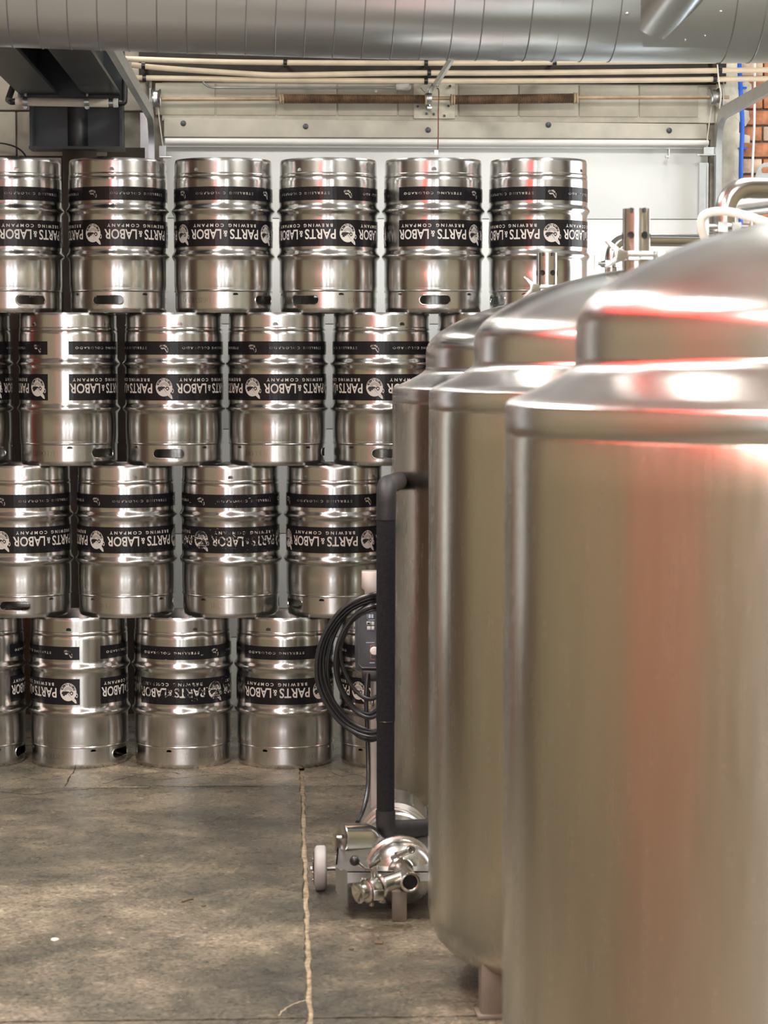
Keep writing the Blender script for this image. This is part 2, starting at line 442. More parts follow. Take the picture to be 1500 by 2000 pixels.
wl = struct(rbox(MB(), LEFTU - .12, LEFTU, -.3, REARV, 0, CEIL).build('wall_left', M_WALLTAN, None, 0))
wr = struct(rbox(MB(), RIGHTU, RIGHTU + .12, -.3, REARV, 0, CEIL).build('wall_right', M_WALLTAN, None, 0))
wk = struct(rbox(MB(), LEFTU - .1, RIGHTU + .1, REARV, REARV + .12, 0, CEIL).build('wall_rear', M_WALLREAR, None, 0))
cl = struct(rbox(MB(), LEFTU - .1, RIGHTU + .1, -.3, REARV + .1, CEIL, CEIL + .12).build('ceiling', M_CEIL, None, 0))
# tall daylight windows in the rear wall behind the camera
for k, (a, b) in enumerate(((-2.9, -1.9), (-.6, .1), (1.2, 2.2))):
    wf = MB()
    for (x0, x1, z0, z1) in ((a - .06, a, .3, 3.2), (b, b + .06, .3, 3.2), (a - .06, b + .06, 3.2, 3.26), (a - .06, b + .06, .24, .3), ((a + b) / 2 - .02, (a + b) / 2 + .02, .3, 3.2)):
        rbox(wf, x0, x1, REARV - .05, REARV, z0, z1)
    win = struct(wf.build('window_%d' % (k + 1), M_BLACK, None, 0))
    rbox(MB(), a, b, REARV - .02, REARV - .005, .3, 3.2).build('pane', M_WINDOW, win, 0)
# glowing side windows, added to light the overhead door behind the kegs
for k, (u, s_, v0, v1) in enumerate(((RIGHTU, -1, .2, 1.9), (LEFTU, 1, .2, .55))):
    wf = MB()
    for (a, b, z0, z1) in ((v0 - .06, v0, .3, 2.9), (v1, v1 + .06, .3, 2.9), (v0 - .06, v1 + .06, 2.9, 2.96), (v0 - .06, v1 + .06, .24, .3), ((v0 + v1) / 2 - .02, (v0 + v1) / 2 + .02, .3, 2.9)):
        rbox(wf, min(u, u + s_ * .06), max(u, u + s_ * .06), a, b, z0, z1)
    win = struct(wf.build('window_%d' % (k + 4), M_BLACK, None, 0))
    rbox(MB(), min(u + s_ * .035, u + s_ * .045), max(u + s_ * .035, u + s_ * .045), v0, v1, .3, 2.9).build('pane', M_SIDEFILL, win, 0)
# unseen doors added for reflections in the steel: red at left, dark at rear
struct(rbox(MB(), LEFTU, LEFTU + .04, 7.3, 9.9, 0, 3.2).build('added_red_door', M_REDREFLECT, None, 0))
struct(rbox(MB(), -1.75, -.75, REARV - .05, REARV, 0, 2.4).build('added_dark_door', M_DARKSTEEL, None, 0))

# ------------------------------------------------------------------ overhead door
door = struct(rbox(MB(), uL - .02, uR + .02, -.16, -.13, 0, ZH + .1).build('door_1', M_DOOR, None, 0))
zs = PW(1260, 427).z; edges = [0.0] + [zs - .47 * k for k in range(4, -1, -1)] + [ZH + .05]
edges = [e for e in edges if e >= 0]
for a, b in zip(edges[:-1], edges[1:]):
    rbox(MB(), uL - .01, uR - .004, -.12, -.05, a + .0015, b - .0015).build('door_panel', M_DOOR, door, 30, .003)
# weather strip / top strut tube
a = PW(322, 275, .03); b = PW(1384, 279, .03)
MB().cyl(a, b, .0125, 20, .002).build('top_strut', M_PVCWHITE if False else M_WHITEPL, door)
a = PW(322, 285, .0); b = PW(1384, 289, .0)
MB().cyl(a, b, .004, 10).build('strut_lip', M_WHITEPL, door)
MB().box(PW(1306, 300, .02), (.005, .03, .04), ROT).box(PW(1303, 306, .02), (.016, .03, .006), ROT).build('latch_hook', M_GALV, door)
# right side angle, bracket and left side angle
g = MB()
g.prism([PW(1366, 318, .0), PW(1384, 318, .0), PW(1384, 318, .03), PW(1381, 318, .03), PW(1381, 318, .004), PW(1366, 318, .004)], (0, 0, -2.2)); g.build('edge_angle', M_GALV, door, 0)
g = MB().box(PW(1383, 296, .03), (.045, .04, .035), ROT).box(PW(1376, 303, .05), (.07, .02, .006), ROT).cyl(PW(1366, 303, .06), PW(1398, 303, .06), .005, 10); g.build('top_roller_bracket', M_GALV, door, 30)
g = MB().box(PW(318, 297, .03), (.03, .04, .05), ROT).cyl(PW(312, 307, .06), PW(335, 307, .06), .004, 10); g.build('top_roller_bracket', M_GALV, door, 30)

# header over the door, with bolts
hd = struct(MB().prism([PW(320, 230, .04), PW(1380, 242, .04), PW(1382, 271, .04), PW(320, 267, .04)], VY * .09).build('trim_1', M_HEADER, None, 30, .004))
for x, y in ((358, 241), (597, 247), (836, 254), (1071, 244), (1307, 255)):
    c = PW(x, y, .04)
    MB().lathe_ab(c + VY * .002, c - VY * .02, [(.0005, 0), (.013, 0), (.013, .003), (.008, .004), (.008, .012), (.0005, .013)], 16).build('bolt', M_DARKSTEEL, hd)

# ------------------------------------------------------------------ kegs
KR = .1920; KH = .591; KY = 8.97
def text2d(body, size, bold=0.0, xs=1.0, spacing=1.0):
    """triangles of a line of text, baseline at 0, centred, as (verts, faces, width)"""
    c = bpy.data.curves.new('t', 'FONT'); c.body = body; c.size = size; c.offset = bold; c.space_character = spacing
    c.resolution_u = 3; c.fill_mode = 'FRONT' if hasattr(c, 'fill_mode') and c.dimensions == '3D' else c.fill_mode
    o = bpy.data.objects.new('t', c); COL.objects.link(o)
    dg = bpy.context.evaluated_depsgraph_get(); me = bpy.data.meshes.new_from_object(o.evaluated_get(dg))
    bm = bmesh.new(); bm.from_mesh(me); bmesh.ops.triangulate(bm, faces=bm.faces)
    for _ in range(2):
        es = [e for e in bm.edges if abs(e.verts[0].co.x - e.verts[1].co.x) > .012]
        if es: bmesh.ops.subdivide_edges(bm, edges=es, cuts=1); bmesh.ops.triangulate(bm, faces=bm.faces)
    bm.verts.ensure_lookup_table()
    vs = [(v.co.x * xs, v.co.y) for v in bm.verts]; fs = [tuple(v.index for v in f.verts) for f in bm.faces]
    bm.free(); bpy.data.objects.remove(o); bpy.data.curves.remove(c); bpy.data.meshes.remove(me)
    x0 = min(v[0] for v in vs); x1 = max(v[0] for v in vs)
    vs = [(x - (x0 + x1) / 2, y) for x, y in vs]
    return vs, fs, x1 - x0
def fit(t, width):
    k = width / t[2]; return [(x * k, y) for x, y in t[0]], t[1], width
def wrap(mb, t, a0, z0, r, flip=True, dx=0.0, rot=0.0):
    """lay flat triangles on the cylinder about angle a0; flip = turned upside down"""
    vs = []
    for x, y in t[0]:
        x += dx
        if rot: x, y = x * math.cos(rot) - y * math.sin(rot), x * math.sin(rot) + y * math.cos(rot)
        if flip: x, y = -x, -y
        a = a0 + x / r; vs.append((r * math.sin(a), -r * math.cos(a), z0 + y))
    mb.add(vs, t[1])
def disc2d(rx, ry, n=28, cx=0, cy=0, inner=0.0):
    vs = []; fs = []
    if inner:
        for k in range(n):
            a = 2 * PI * k / n; vs += [(cx + rx * math.cos(a), cy + ry * math.sin(a)), (cx + rx * inner * math.cos(a), cy + ry * inner * math.sin(a))]
        fs = [(2 * k, 2 * ((k + 1) % n), 2 * ((k + 1) % n) + 1, 2 * k + 1) for k in range(n)]
    else:
        rings = 3; vs.append((cx, cy))
        for q in range(1, rings + 1):
            for k in range(n):
                a = 2 * PI * k / n; vs.append((cx + rx * q / rings * math.cos(a), cy + ry * q / rings * math.sin(a)))
        for k in range(n): fs.append((0, 1 + k, 1 + (k + 1) % n))
        for q in range(rings - 1):
            for k in range(n): fs.append((1 + q * n + k, 1 + (q + 1) * n + k, 1 + (q + 1) * n + (k + 1) % n, 1 + q * n + (k + 1) % n))
    return vs, fs, 0
def arc2d(r, a0, a1, wd, n=14):
    vs = []
    for k in range(n + 1):
        a = a0 + (a1 - a0) * k / n; vs += [(r * math.cos(a), r * math.sin(a)), ((r - wd) * math.cos(a), (r - wd) * math.sin(a))]
    return vs, [(2 * k, 2 * k + 2, 2 * k + 3, 2 * k + 1) for k in range(n)], 0
def poly2d(pts): return pts, [tuple(range(len(pts)))], 0
def tmpmesh(mb, name, mat, smooth=40):
    o = mb.build(name, mat, None, smooth); me = o.data; bpy.data.objects.remove(o); return me

# body: lathe with two rolling ribs and domed ends
def rib(zc, h, d, n=9):
    return [(KR + d * (.5 + .5 * math.cos(PI * t)) ** .8, zc + h * t) for t in [(-1 + 2 * k / (n - 1)) for k in range(n)]]
pb = [(.0005, .118), (.06, .112), (.12, .098), (.165, .084), (.186, .078), (.1885, .080), (.191, .086), (.1905, .092), (KR - .001, .098), (KR, .104)]
pb += [(KR, .15)] + rib(.219, .020, .0098) + [(KR, .245), (KR, .30), (KR, .36)] + rib(.394, .020, .0098)
pb += [(KR, .42), (KR, .505), (KR - .0005, .516), (KR - .003, .5195), (KR - .0005, .523), (KR - .001, .531), (KR - .004, .537), (.184, .540), (.165, .535), (.12, .522), (.06, .509), (.0005, .503)]
ME_BODY = tmpmesh(MB().lathe(pb, 72), 'keg_body', M_KEG, 50)

def chime_mesh(z0, z1, rfun, holes, name, lipmb=None):
    """thin ring of sheet with cut-outs; holes = list of closed (s, z) outlines, s = arc length"""
    W = 2 * PI * KR; pts = []; edges = []; faces = []
    nx = 72; nz = 5
    def inside(p):
        for h in holes:
            xs = [q[0] for q in h]; ys = [q[1] for q in h]
            if min(xs) - .003 < p[0] < max(xs) + .003 and min(ys) - .002 < p[1] < max(ys) + .002: return True
        return False
    for i in range(nx + 1):
        for j in range(nz + 1):
            p = (-W / 2 + W * i / nx, z0 + (z1 - z0) * j / nz)
            if 0 < i < nx and 0 < j < nz and inside(p): continue
            pts.append(p)
    hol = []
    for h in holes:
        b = len(pts); pts += h; n = len(h); edges += [(b + k, b + (k + 1) % n) for k in range(n)]
    r = delaunay_2d_cdt([Vector(p) for p in pts], edges, [], 0, 1e-6)
    co, fc = r[0], r[2]
    def pip(p, h):
        c = False; j = len(h) - 1
        for i in range(len(h)):
            if (h[i][1] > p[1]) != (h[j][1] > p[1]) and p[0] < (h[j][0] - h[i][0]) * (p[1] - h[i][1]) / (h[j][1] - h[i][1]) + h[i][0]: c = not c
            j = i
        return c
    bm = bmesh.new()
    vs = []
    for c in co:
        a = c[0] / KR; rr_ = rfun(c[1]); vs.append(bm.verts.new((rr_ * math.sin(a), -rr_ * math.cos(a), c[1])))
    for f in fc:
        m = (sum(co[i][0] for i in f) / len(f), sum(co[i][1] for i in f) / len(f))
        if any(pip(m, h) for h in holes): continue
        bm.faces.new([vs[i] for i in f])
    bmesh.ops.remove_doubles(bm, verts=bm.verts, dist=1e-5)
    bmesh.ops.recalc_face_normals(bm, faces=bm.faces)
    # make sure normals look outward before thickening
    f0 = bm.faces[:][0]
    if f0.normal.dot(Vector((f0.calc_center_median().x, f0.calc_center_median().y, 0))) < 0: bmesh.ops.reverse_faces(bm, faces=bm.faces)
    bmesh.ops.solidify(bm, geom=bm.faces[:], thickness=.003)
    me = bpy.data.meshes.new(name); bm.to_mesh(me); bm.free()
    mb = MB(); mb.add([v.co for v in me.vertices], [tuple(p.vertices) for p in me.polygons])
    if lipmb: mb.add(lipmb.v, lipmb.f)
    bpy.data.meshes.remove(me)
    me = tmpmesh(mb, name, M_CHIME, 35)
    cn = [tuple(c.vector) for c in me.corner_normals]           # true round normals on the sheet
    for p in me.polygons:
        if abs(p.normal.z) > .4: continue
        ok = True
        for vi in p.vertices:
            c = me.vertices[vi].co; r0 = math.hypot(c.x, c.y); d = r0 - rfun(c.z)
            if not (abs(d) < .0006 or abs(d + .003) < .0012): ok = False
        if not ok: continue
        cc_ = p.center; rad = Vector((cc_.x, cc_.y, 0)).normalized(); sg = p.normal.dot(rad)
        if abs(sg) < .8: continue
        for li in p.loop_indices:
            c = me.vertices[me.loops[li].vertex_index].co; sl = (rfun(c.z + .001) - rfun(c.z - .001)) / .002
            n = Vector((c.x, c.y, 0)).normalized() - Vector((0, 0, sl)); n.normalize(); cn[li] = tuple(n * (1 if sg > 0 else -1))
    me.normals_split_custom_set(cn)
    return me
def stadium(sc, zc, w_, h_, n=8):
    r = h_ / 2; o = []
    for k in range(n + 1): a = -PI / 2 + PI * k / n; o.append((sc + w_ / 2 - r + r * math.cos(a), zc + r * math.sin(a)))
    for k in range(n + 1): a = PI / 2 + PI * k / n; o.append((sc - w_ / 2 + r + r * math.cos(a), zc + r * math.sin(a)))
    return o
def arch(sc, zb, w_, h_): return [(sc - w_ / 2, zb), (sc + w_ / 2, zb), (sc + w_ / 2, zb + h_ * .6), (sc + w_ * .25, zb + h_), (sc - w_ * .25, zb + h_), (sc - w_ / 2, zb + h_ * .6)]
W4 = PI * KR / 2
rt = lambda z: KR - .0035 if z > .012 else KR - .0035 - (.012 - z) ** 2 / .024
HOLES = []
for k in (0, 2):
    sc = 0.0 if k == 0 else None
    if k == 0: HOLES.append(stadium(0, .048, .120, .034))
HOLES_TOP = [stadium(0, .048, .122, .034)]
for k in range(4): HOLES_TOP.append([(x, y) for x, y in arch(-W4 * 1.5 + W4 * k, .066, .021, .009)])
lip = MB()
path = []
for s, z in stadium(0, .048, .126, .038, 8):
    r_ = rt(z) - .001; path.append((r_ * math.sin(s / KR), -r_ * math.cos(s / KR), z))
lip.tube(path, .0032, 6, False, True)
# weld bead, rolled lower rim
lip.lathe([(KR - .006, .088), (KR - .001, .087), (KR + .0008, .0835), (KR - .001, .080), (KR - .006, .078)], 72)
lip.lathe([(rt(0) - .007, .003), (rt(0) - .004, .0), (rt(0), -.0), (rt(0) + .003, .004), (rt(0) + .0025, .009)], 72)
ME_TOP = chime_mesh(.004, .079, rt, HOLES_TOP, 'keg_top_chime', lip)
rb_ = lambda z: KR - .003 if z < .578 else KR - .003 - (z - .578) ** 2 / .04
HB = [arch(-W4 * 1.5 + W4 * k, .541, .020, .012) for k in range(4)]
lip = MB()
lip.lathe([(rb_(.591) - .009, .586), (rb_(.591) - .005, .5905), (rb_(.591), .591), (rb_(.591) + .0015, .588)], 72)
ME_BASE = chime_mesh(.534, .589, rb_, HB, 'keg_base_chime', lip)

# label bands and their print
PER = math.radians(111.67); GAP = math.radians(25)
def band_mesh(z0, z1, name, mat):
    r = KR + .0007
    pr = [(KR + .0001, z0), (r, z0), (r, (z0 + z1) / 2), (r, z1), (KR + .0001, z1)]
    return tmpmesh(MB().lathe(pr, 68, None, GAP / 2, 2 * PI - GAP / 2), name, mat, 0)
RP = KR + .0013
def print_main(mat):
    mb = MB()
    big = [text2d('PARTS', .052, .0008, 1.0, 1.0), text2d('LABOR', .052, .0008, 1.0, 1.0)]
    amp = text2d('&', .034, .0004); sm = text2d('BREWING COMPANY', .0165, .0003, 1.0, 1.65)
    for k in range(3):
        a_end = GAP / 2 + PER * k              # viewed left edge of this repeat (end of LABOR)
        def at(s): return a_end + (.372 - s) / KR + .010
        wrap(mb, fit(big[0], .122), at(.092 + .061), .3165, RP)
        wrap(mb, fit(amp, .0155), at(.231), .3115, RP)
        wrap(mb, fit(big[1], .126), at(.309), .3165, RP)
        wrap(mb, fit(sm, .258), at(.232), .3375, RP)
        al = at(.045)
        zl_ = .3035
        wrap(mb, disc2d(.0325, .0355), al, zl_, RP, False)
    return tmpmesh(mb, 'keg_lettering', mat, 0)
def emblem_marks(mat):
    """dark drawing on the round badge, and the handle that leaves it"""
    mb = MB(); wt = MB(); r2 = RP + .0006
    let = [text2d(c, .0125, .0006) for c in 'PARTS-LABOR']
    for k in range(3):
        al = GAP / 2 + PER * k + (.372 - .045) / KR + .010; z = .3035
        for i, t in enumerate(let):
            th = math.radians(200 + 140 * i / (len(let) - 1))
            # in reading orientation: letters along the lower arc, feet outward
            vs = []
            c, s_ = math.cos(th + PI / 2), math.sin(th + PI / 2)
            for x, y in t[0]:
                y2 = y; X = x * c - y2 * s_ + .0305 * math.cos(th); Y = x * s_ + y2 * c + .0335 * math.sin(th)
                vs.append((X, Y))
            wrap(mb, (vs, t[1], 0), al, z, r2)
        for q in (.018, .0145, .011): wrap(mb, arc2d(q, .25, PI - .25, .0012), al, z + .001, r2, False)
        wrap(mb, poly2d([(-.026, -.004), (-.022, .0025), (-.006, .003), (.004, .0015), (.006, -.004), (-.004, -.006), (-.006, -.011), (-.012, -.011), (-.013, -.016), (-.022, -.015), (-.021, -.009), (-.026, -.009)]), al, z, r2, False)
        wrap(mb, disc2d(.0075, .0080, 16, .013, -.005), al, z, r2, False)
        wrap(mb, poly2d([(-.002, -.006), (.003, -.004), (.026, -.032), (.030, -.041), (.024, -.038)]), al, z, r2, False)
    return tmpmesh(mb, 'keg_emblem', mat, 0)
def emblem_handle(mat):
    mb = MB(); r2 = RP + .0002
    for k in range(3):
        al = GAP / 2 + PER * k + (.372 - .045) / KR + .010; z = .3035
        wrap(mb, poly2d([(.012, -.030), (.022, -.021), (.031, -.033), (.0335, -.0445), (.028, -.0445), (.021, -.038)]), al, z, r2, False)
        wrap(mb, disc2d(.0042, .0085, 16, .0335, -.014, .62), al, z, r2, False)
        wrap(mb, poly2d([(-.001, -.004), (.005, -.004), (.029, -.036), (.031, -.0445), (.026, -.042)]), al, z, RP + .0010, False)
        wrap(mb, disc2d(.0035, .0035, 10, .0135, -.005), al, z, RP + .0010, False)
    return tmpmesh(mb, 'keg_emblem_handle', mat, 0)
def print_upper(mat):
    mb = MB(); t = text2d('STERLING COLORADO', .0125, .0003, 1.0, 1.5)
    for k in range(3):
        a_end = GAP / 2 + PER * k
        wrap(mb, fit(t, .235), a_end + (.372 - .232) / KR + .010, .4590, RP)
        al = a_end + (.372 - .045) / KR + .010; z = .4545
        for pl in ([(-.016, .009), (-.012, .0125), (.004, .013), (.012, .010), (.013, .003), (.009, .001), (.004, .006), (-.010, .006), (-.015, .003)],
                   [(-.012, .001), (-.006, .003), (.000, .000), (.002, -.004), (-.006, -.005), (-.011, -.003)],
                   [(.000, .000), (.003, .002), (.015, -.015), (.012, -.018)], [(.013, .001), (.017, .000), (.018, -.012), (.0155, -.018), (.0145, -.016), (.016, -.011)]):
            wrap(mb, poly2d(pl), al, z, RP, False)
    return tmpmesh(mb, 'keg_small_lettering', mat, 0)
ME_BAND = {0: (band_mesh(.2526, .354, 'main_band', M_BAND), band_mesh(.4285, .480, 'upper_band', M_BAND)),
           1: (band_mesh(.2526, .354, 'main_band', M_BANDWORN), band_mesh(.4285, .480, 'upper_band', M_BANDWORN))}
pm = print_main(M_INK); pmw = pm.copy(); pmw.materials[0] = M_INKWORN
eh = emblem_handle(M_INK); ehw = eh.copy(); ehw.materials[0] = M_INKWORN
em = emblem_marks(M_BLACK); pu = print_upper(M_INKFADE); puw = pu.copy(); puw.materials[0] = M_INKWORN
mb = MB(); t = fit(text2d('KEG LOGISTICS.COM', .030, .0004, 1, 1.1), .235)
for a in (PI / 2, -PI / 2): wrap(mb, t, a, .058, KR - .0033 + .0009)
ME_EMB = tmpmesh(mb, 'keg_embossing', M_CHIME, 0)

def mo(name, me, parent, rz=0.0):
    o = bpy.data.objects.new(name, me); COL.objects.link(o); o.parent = parent; o.rotation_euler = (0, 0, rz)
    if name in ('lettering', 'emblem', 'embossing', 'emblem_handle'): o['kind'] = 'stuff'
    return o
proto = None
def wire_keg(worn, gapdeg, holedeg, notchdeg, root, first):
    if first is None:
        mo('body', ME_BODY, root)
        tc_ = mo('top_chime', ME_TOP, root); mo('embossing', ME_EMB, tc_)
        mo('base_chime', ME_BASE, root)
        b = mo('label_band', None, root) if False else mo('label_band', ME_BAND[0][0], root)
        mo('lettering', pm, b); mo('emblem', em, b); mo('emblem_handle', eh, b)
        b = mo('label_band', ME_BAND[0][1], root); mo('lettering', pu, b)
    else:
        for ch in first.children:
            c = ch.copy(); COL.objects.link(c); c.parent = root
            for gch in ch.children:
                d = gch.copy(); COL.objects.link(d); d.parent = c
    bands = [c for c in root.children if c.name.startswith('label_band')]
    bands.sort(key=lambda c: 0 if 'main' in c.data.name else 1)
    for i, b in enumerate(bands):
        b.rotation_euler = (0, 0, math.radians(gapdeg + (0 if i == 0 else 0)))
        b.data = ME_BAND[1 if worn else 0][i]
        for c in b.children:
            if c.name.startswith('lettering'): c.data = (pmw if worn else pm) if i == 0 else (puw if worn else pu)
            if c.name.startswith('emblem_handle'): c.data = ehw if worn else eh
    for c in root.children:
        if c.name.startswith('top_chime'): c.rotation_euler = (0, 0, math.radians(holedeg))
        if c.name.startswith('base_chime'): c.rotation_euler = (0, 0, math.radians(notchdeg))
def gap_from_logo(al):
    best = None
    for k in (1, 2, 3):
        left = al + 13.4 - 111.67 * k; g = left - 12.5
        d = abs(((g - 180) + 180) % 360 - 180)
        if best is None or d < best[0]: best = (d, g)
    return best[1]
# row 0 = floor row; (pixel centre, logo angle or None, gap angle or None, hand-hole angle, base-notch angle, worn, depth shift, words)
ROWS = [
    [(-46, None, 31, 71, 50, 0, 0, 'in the floor row, cut off by the left edge of the photo'),
     (155, None, 13, 61, 33, 0, 0, 'in the floor row whose bare label gap faces front'),
     (357, None, -70, 118, 60, 1, 0, 'in the floor row with badly rubbed lettering on its band'),
     (557, None, -67, 110, 25, 0, 0, 'in the floor row just left of the black cable coil'),
     (758, -37, None, 100, 0, 0, 0, 'in the floor row half hidden behind the cable coil'),
     (960, 20, None, 0, 0, 0, 0, 'in the floor row hidden behind the tanks')],
    [(44, -25, None, -10, 50, 0, 0, 'in the second row up, cut off by the left edge'),
     (247, -36.9, None, 90, -35, 0, 0, 'in the second row up, second from the left'),
     (451, -37, None, 100, -45, 1, 0, 'in the second row up with rubbed white lettering'),
     (654, 41.5, None, -61, 8, 0, 0, 'in the second row up, just left of the black insulated pipe'),
     (857, 0, None, 30, 0, 0, 0, 'in the second row up hidden behind the far tank')],
    [(-72, 40, None, 40, 0, 0, .03, 'in the third row up, a sliver at the left photo edge'),
     (134, None, -12, 45.7, 2, 0, 0, 'in the third row up whose bare label gap faces front'),
     (340, -11.5, None, -7, -38, 0, 0, 'in the third row up with logo centred on its front'),
     (541.5, -29.7, None, 84, 43, 0, 0, 'in the third row up, right of the one with centred logo'),
     (745, -7.9, None, 7, -20, 0, 0, 'in the third row up, partly behind the far tank shoulder'),
     (949, 20, None, 40, 0, 0, 0, 'in the third row up, mostly behind the far tank dome')],
    [(25, -30, None, 21.6, 50, 0, 0, 'in the top row, cut off by the left edge of the photo'),
     (231, -30, None, -12.8, -52, 0, 0, 'in the top row, below the dark steel column cap'),
     (436.5, -54, None, 59, 12, 0, 0, 'in the top row, third from the left, lettering facing front'),
     (641.5, 22.6, None, -30, 9, 0, 0, 'in the top row, fourth from the left, logo right of centre'),
     (846, None, -55.6, 2.5, -44, 0, 0, 'in the top row under the red brown hanging cord'),
     (1051, 15.9, None, -61, 16, 0, 0, 'at the right end of the top row, behind a vent pipe')],
]
first = None
for r, row in enumerate(ROWS):
    zc = r * KH + KH / 2
    for (pc, logo, gp, hole, notch, worn, dy, words) in row:
        py = None
        # centre column: X from the pixel at the row's mid height
        Y = KY + dy
        ct, st = math.cos(TILT), math.sin(TILT)
        dep = Y * ct + (CAMZ - zc) * st
        X = (pc - CX) / FPX * dep
        root = thing('steel_keg', (X, Y, r * KH), 'steel keg ' + words, 'keg', 'stacked steel kegs')
        # angles were read relative to the line of sight
        view = math.degrees(math.atan2(X, Y))
        g = gp if gp is not None else gap_from_logo(logo)
        wire_keg(worn, g - view, hole - view, notch - view + 0, root, first)
        if first is None: first = root

# ------------------------------------------------------------------ brewery tanks
TR = .52
def tank(cx_, cy_, dz, label, near=False):
    root = thing('brewery_tank', (cx_, cy_, 0), label, 'tank', 'stainless tanks in a row')
    def lat(prof, name, mat, seg=128, sm=40):
        return MB().lathe([(r, z + dz) for r, z in prof], seg).build(name, mat, root, sm, 0, True)
    # jacket with rounded lower knuckle and dished bottom
    j = [(.0005, .045), (.15, .048), (.28, .058), (.38, .074), (.44, .092), (.480, .116), (.503, .142), (.515, .170), (TR, .205)]
    j += [(TR, z) for z in (.4, .6, .8, 1.0, 1.2, 1.4, 1.472)] + [(TR - .002, 1.476)]
    lat(j, 'jacket', M_TANK)
    lat([(TR - .003, 1.474), (TR, 1.478), (TR, 1.518), (TR - .002, 1.5235)], 'shoulder_band', M_DOME)
    lat([(TR - .002, 1.5235), (TR - .008, 1.529), (.49, 1.539), (.46, 1.553), (.435, 1.566), (.418, 1.577), (.409, 1.586), (.4065, 1.596)], 'shoulder', M_DOME)
    d = [(.4065, 1.596), (.407, 1.62), (.407, 1.642), (.4045, 1.658), (.399, 1.672), (.389, 1.687), (.373, 1.703), (.35, 1.719), (.32, 1.737), (.285, 1.755), (.25, 1.770), (.21, 1.785), (.17, 1.797), (.12, 1.810), (.07, 1.820), (.035, 1.824), (.0005, 1.825)]
    lat(d, 'dome', M_DOME)
    for k in range(4):
        a = math.radians(-53.5 + 90 * k); c = Vector((.462 * math.sin(a), -.462 * math.cos(a), 0))
        MB().box(c + Vector((0, 0, .075 + dz / 2)), (.055, .055, .15 + dz), .1).box(c + Vector((0, 0, .006)), (.075, .075, .012), .1).build('leg', M_LEG, root, 30, .003, True)
    # vent pipe with holes and clamp
    zt = 1.822 + dz
    r = .0345; vp = MB()
    vp.lathe([(r - .004, zt), (r, zt), (r, zt + .155), (r - .003, zt + .155), (r - .003, zt + .01)], 32)
    ven = vp.build('vent_pipe', M_SHINY, root, 40, 0, True)
    for k in range(6):
        a = math.radians(-30 + 60 * k); n = Vector((math.sin(a), -math.cos(a), 0)); c = n * r + Vector((0, 0, zt + .088))
        MB().lathe_ab(c - n * .004, c + n * .0008, [(.0005, .0042), (.0075, .0042), (.0095, .0048), (.0098, .003), (.0098, 0)], 14).build('vent_hole', M_BLACK, ven, 40, 0, True)
    for k in range(2):
        MB().box((r * math.sin(-.5 + k), -r * math.cos(-.5 + k), zt + .150), (.006, .012, .012)).build('rim_notch', M_BLACK, ven, 0, 0, True)
    cl_ = MB().lathe([(r, zt + .024), (r + .013, zt + .026), (r + .017, zt + .031), (r + .017, zt + .043), (r + .013, zt + .048), (r, zt + .050)], 32).build('tri_clamp', M_SHINY, root, 40, 0, True)
    b1 = MB().box((.02, -r - .020, zt + .037), (.030, .016, .020)).box((-.012, -r - .020, zt + .037), (.026, .014, .022)).cyl((-.03, -r - .026, zt + .037), (.052, -r - .026, zt + .037), .0045, 10, .001)
    b1.box((.055, -r - .026, zt + .037), (.018, .018, .020)); b1.build('clamp_bolt', M_SHINY, cl_, 30, 0, True)
    wn = MB().prism([(-.028, -r - .030, zt + .045), (-.028, -r - .030, zt + .028), (-.055, -r - .030, zt + .018), (-.082, -r - .030, zt + .004), (-.086, -r - .030, zt + .010), (-.060, -r - .030, zt + .032), (-.062, -r - .030, zt + .046), (-.084, -r - .030, zt + .070), (-.080, -r - .030, zt + .076), (-.052, -r - .030, zt + .056)], (0, .008, 0))
    wn.build('wing_nut', M_SHINY, cl_, 30, .0015, True)
    # spray-ball riser beside it, elbowed to the right
    ex, ey = .212, .02; zb = 1.785 + dz; pr = .0255
    return root
t3 = tank(.548, 7.70, -.025, 'farthest of the three stainless tanks, beside the pump cart and insulated pipe')
t2 = tank(.633, 5.75, 0.0, 'middle of the three stainless tanks, its dished bottom and leg visible')
t1 = tank(.714, 3.65, .012, 'nearest stainless tank, blurred, filling the right foreground')
def riser(root, p_base, p_corner, p_end, pr, zfl, label, hose=False):
    o = thing('steel_pipe', p_base, label, 'pipe')
    MB().tube(elbow([p_base, p_corner, p_end], .075, 10), pr, 24).build('elbowed_tube', M_SHINY, o)
    z = zfl
    f = MB().lathe([(pr, z - .012), (pr + .012, z - .010), (pr + .017, z - .005), (pr + .017, z + .005), (pr + .012, z + .010), (pr, z + .012)], 28, Matrix.Translation((p_base[0], p_base[1], 0)))
    f.build('clamp_ring', M_SHINY, o)
    x, y = p_base[0], p_base[1] - pr - .014
    MB().box((x + .02, y, z), (.022, .02, .022)).box((x - .014, y, z), (.024, .02, .024)).cyl((x - .06, y - .004, z), (x + .05, y - .004, z), .005, 10, .001).box((x - .055, y - .004, z + .004), (.012, .012, .05)).build('clamp_bolt', M_SHINY, o, 30)
    return o
b = P(1194, 560, 7.72); c = P(1194, 468, 7.72); e = P(1420, 470, 7.9)
r3 = riser(t3, b, c, e, .0215, P(1194, 516, 7.72).z, 'stainless elbow pipe rising from the far tank dome, clamp ring low on it')
b = P(1416, 570, 5.72); c = P(1416, 366, 5.72); e = P(1560, 369, 5.80)
r2 = riser(t2, b, c, e, .0262, P(1416, 445, 5.72).z, 'thicker stainless elbow pipe rising from the middle tank dome')
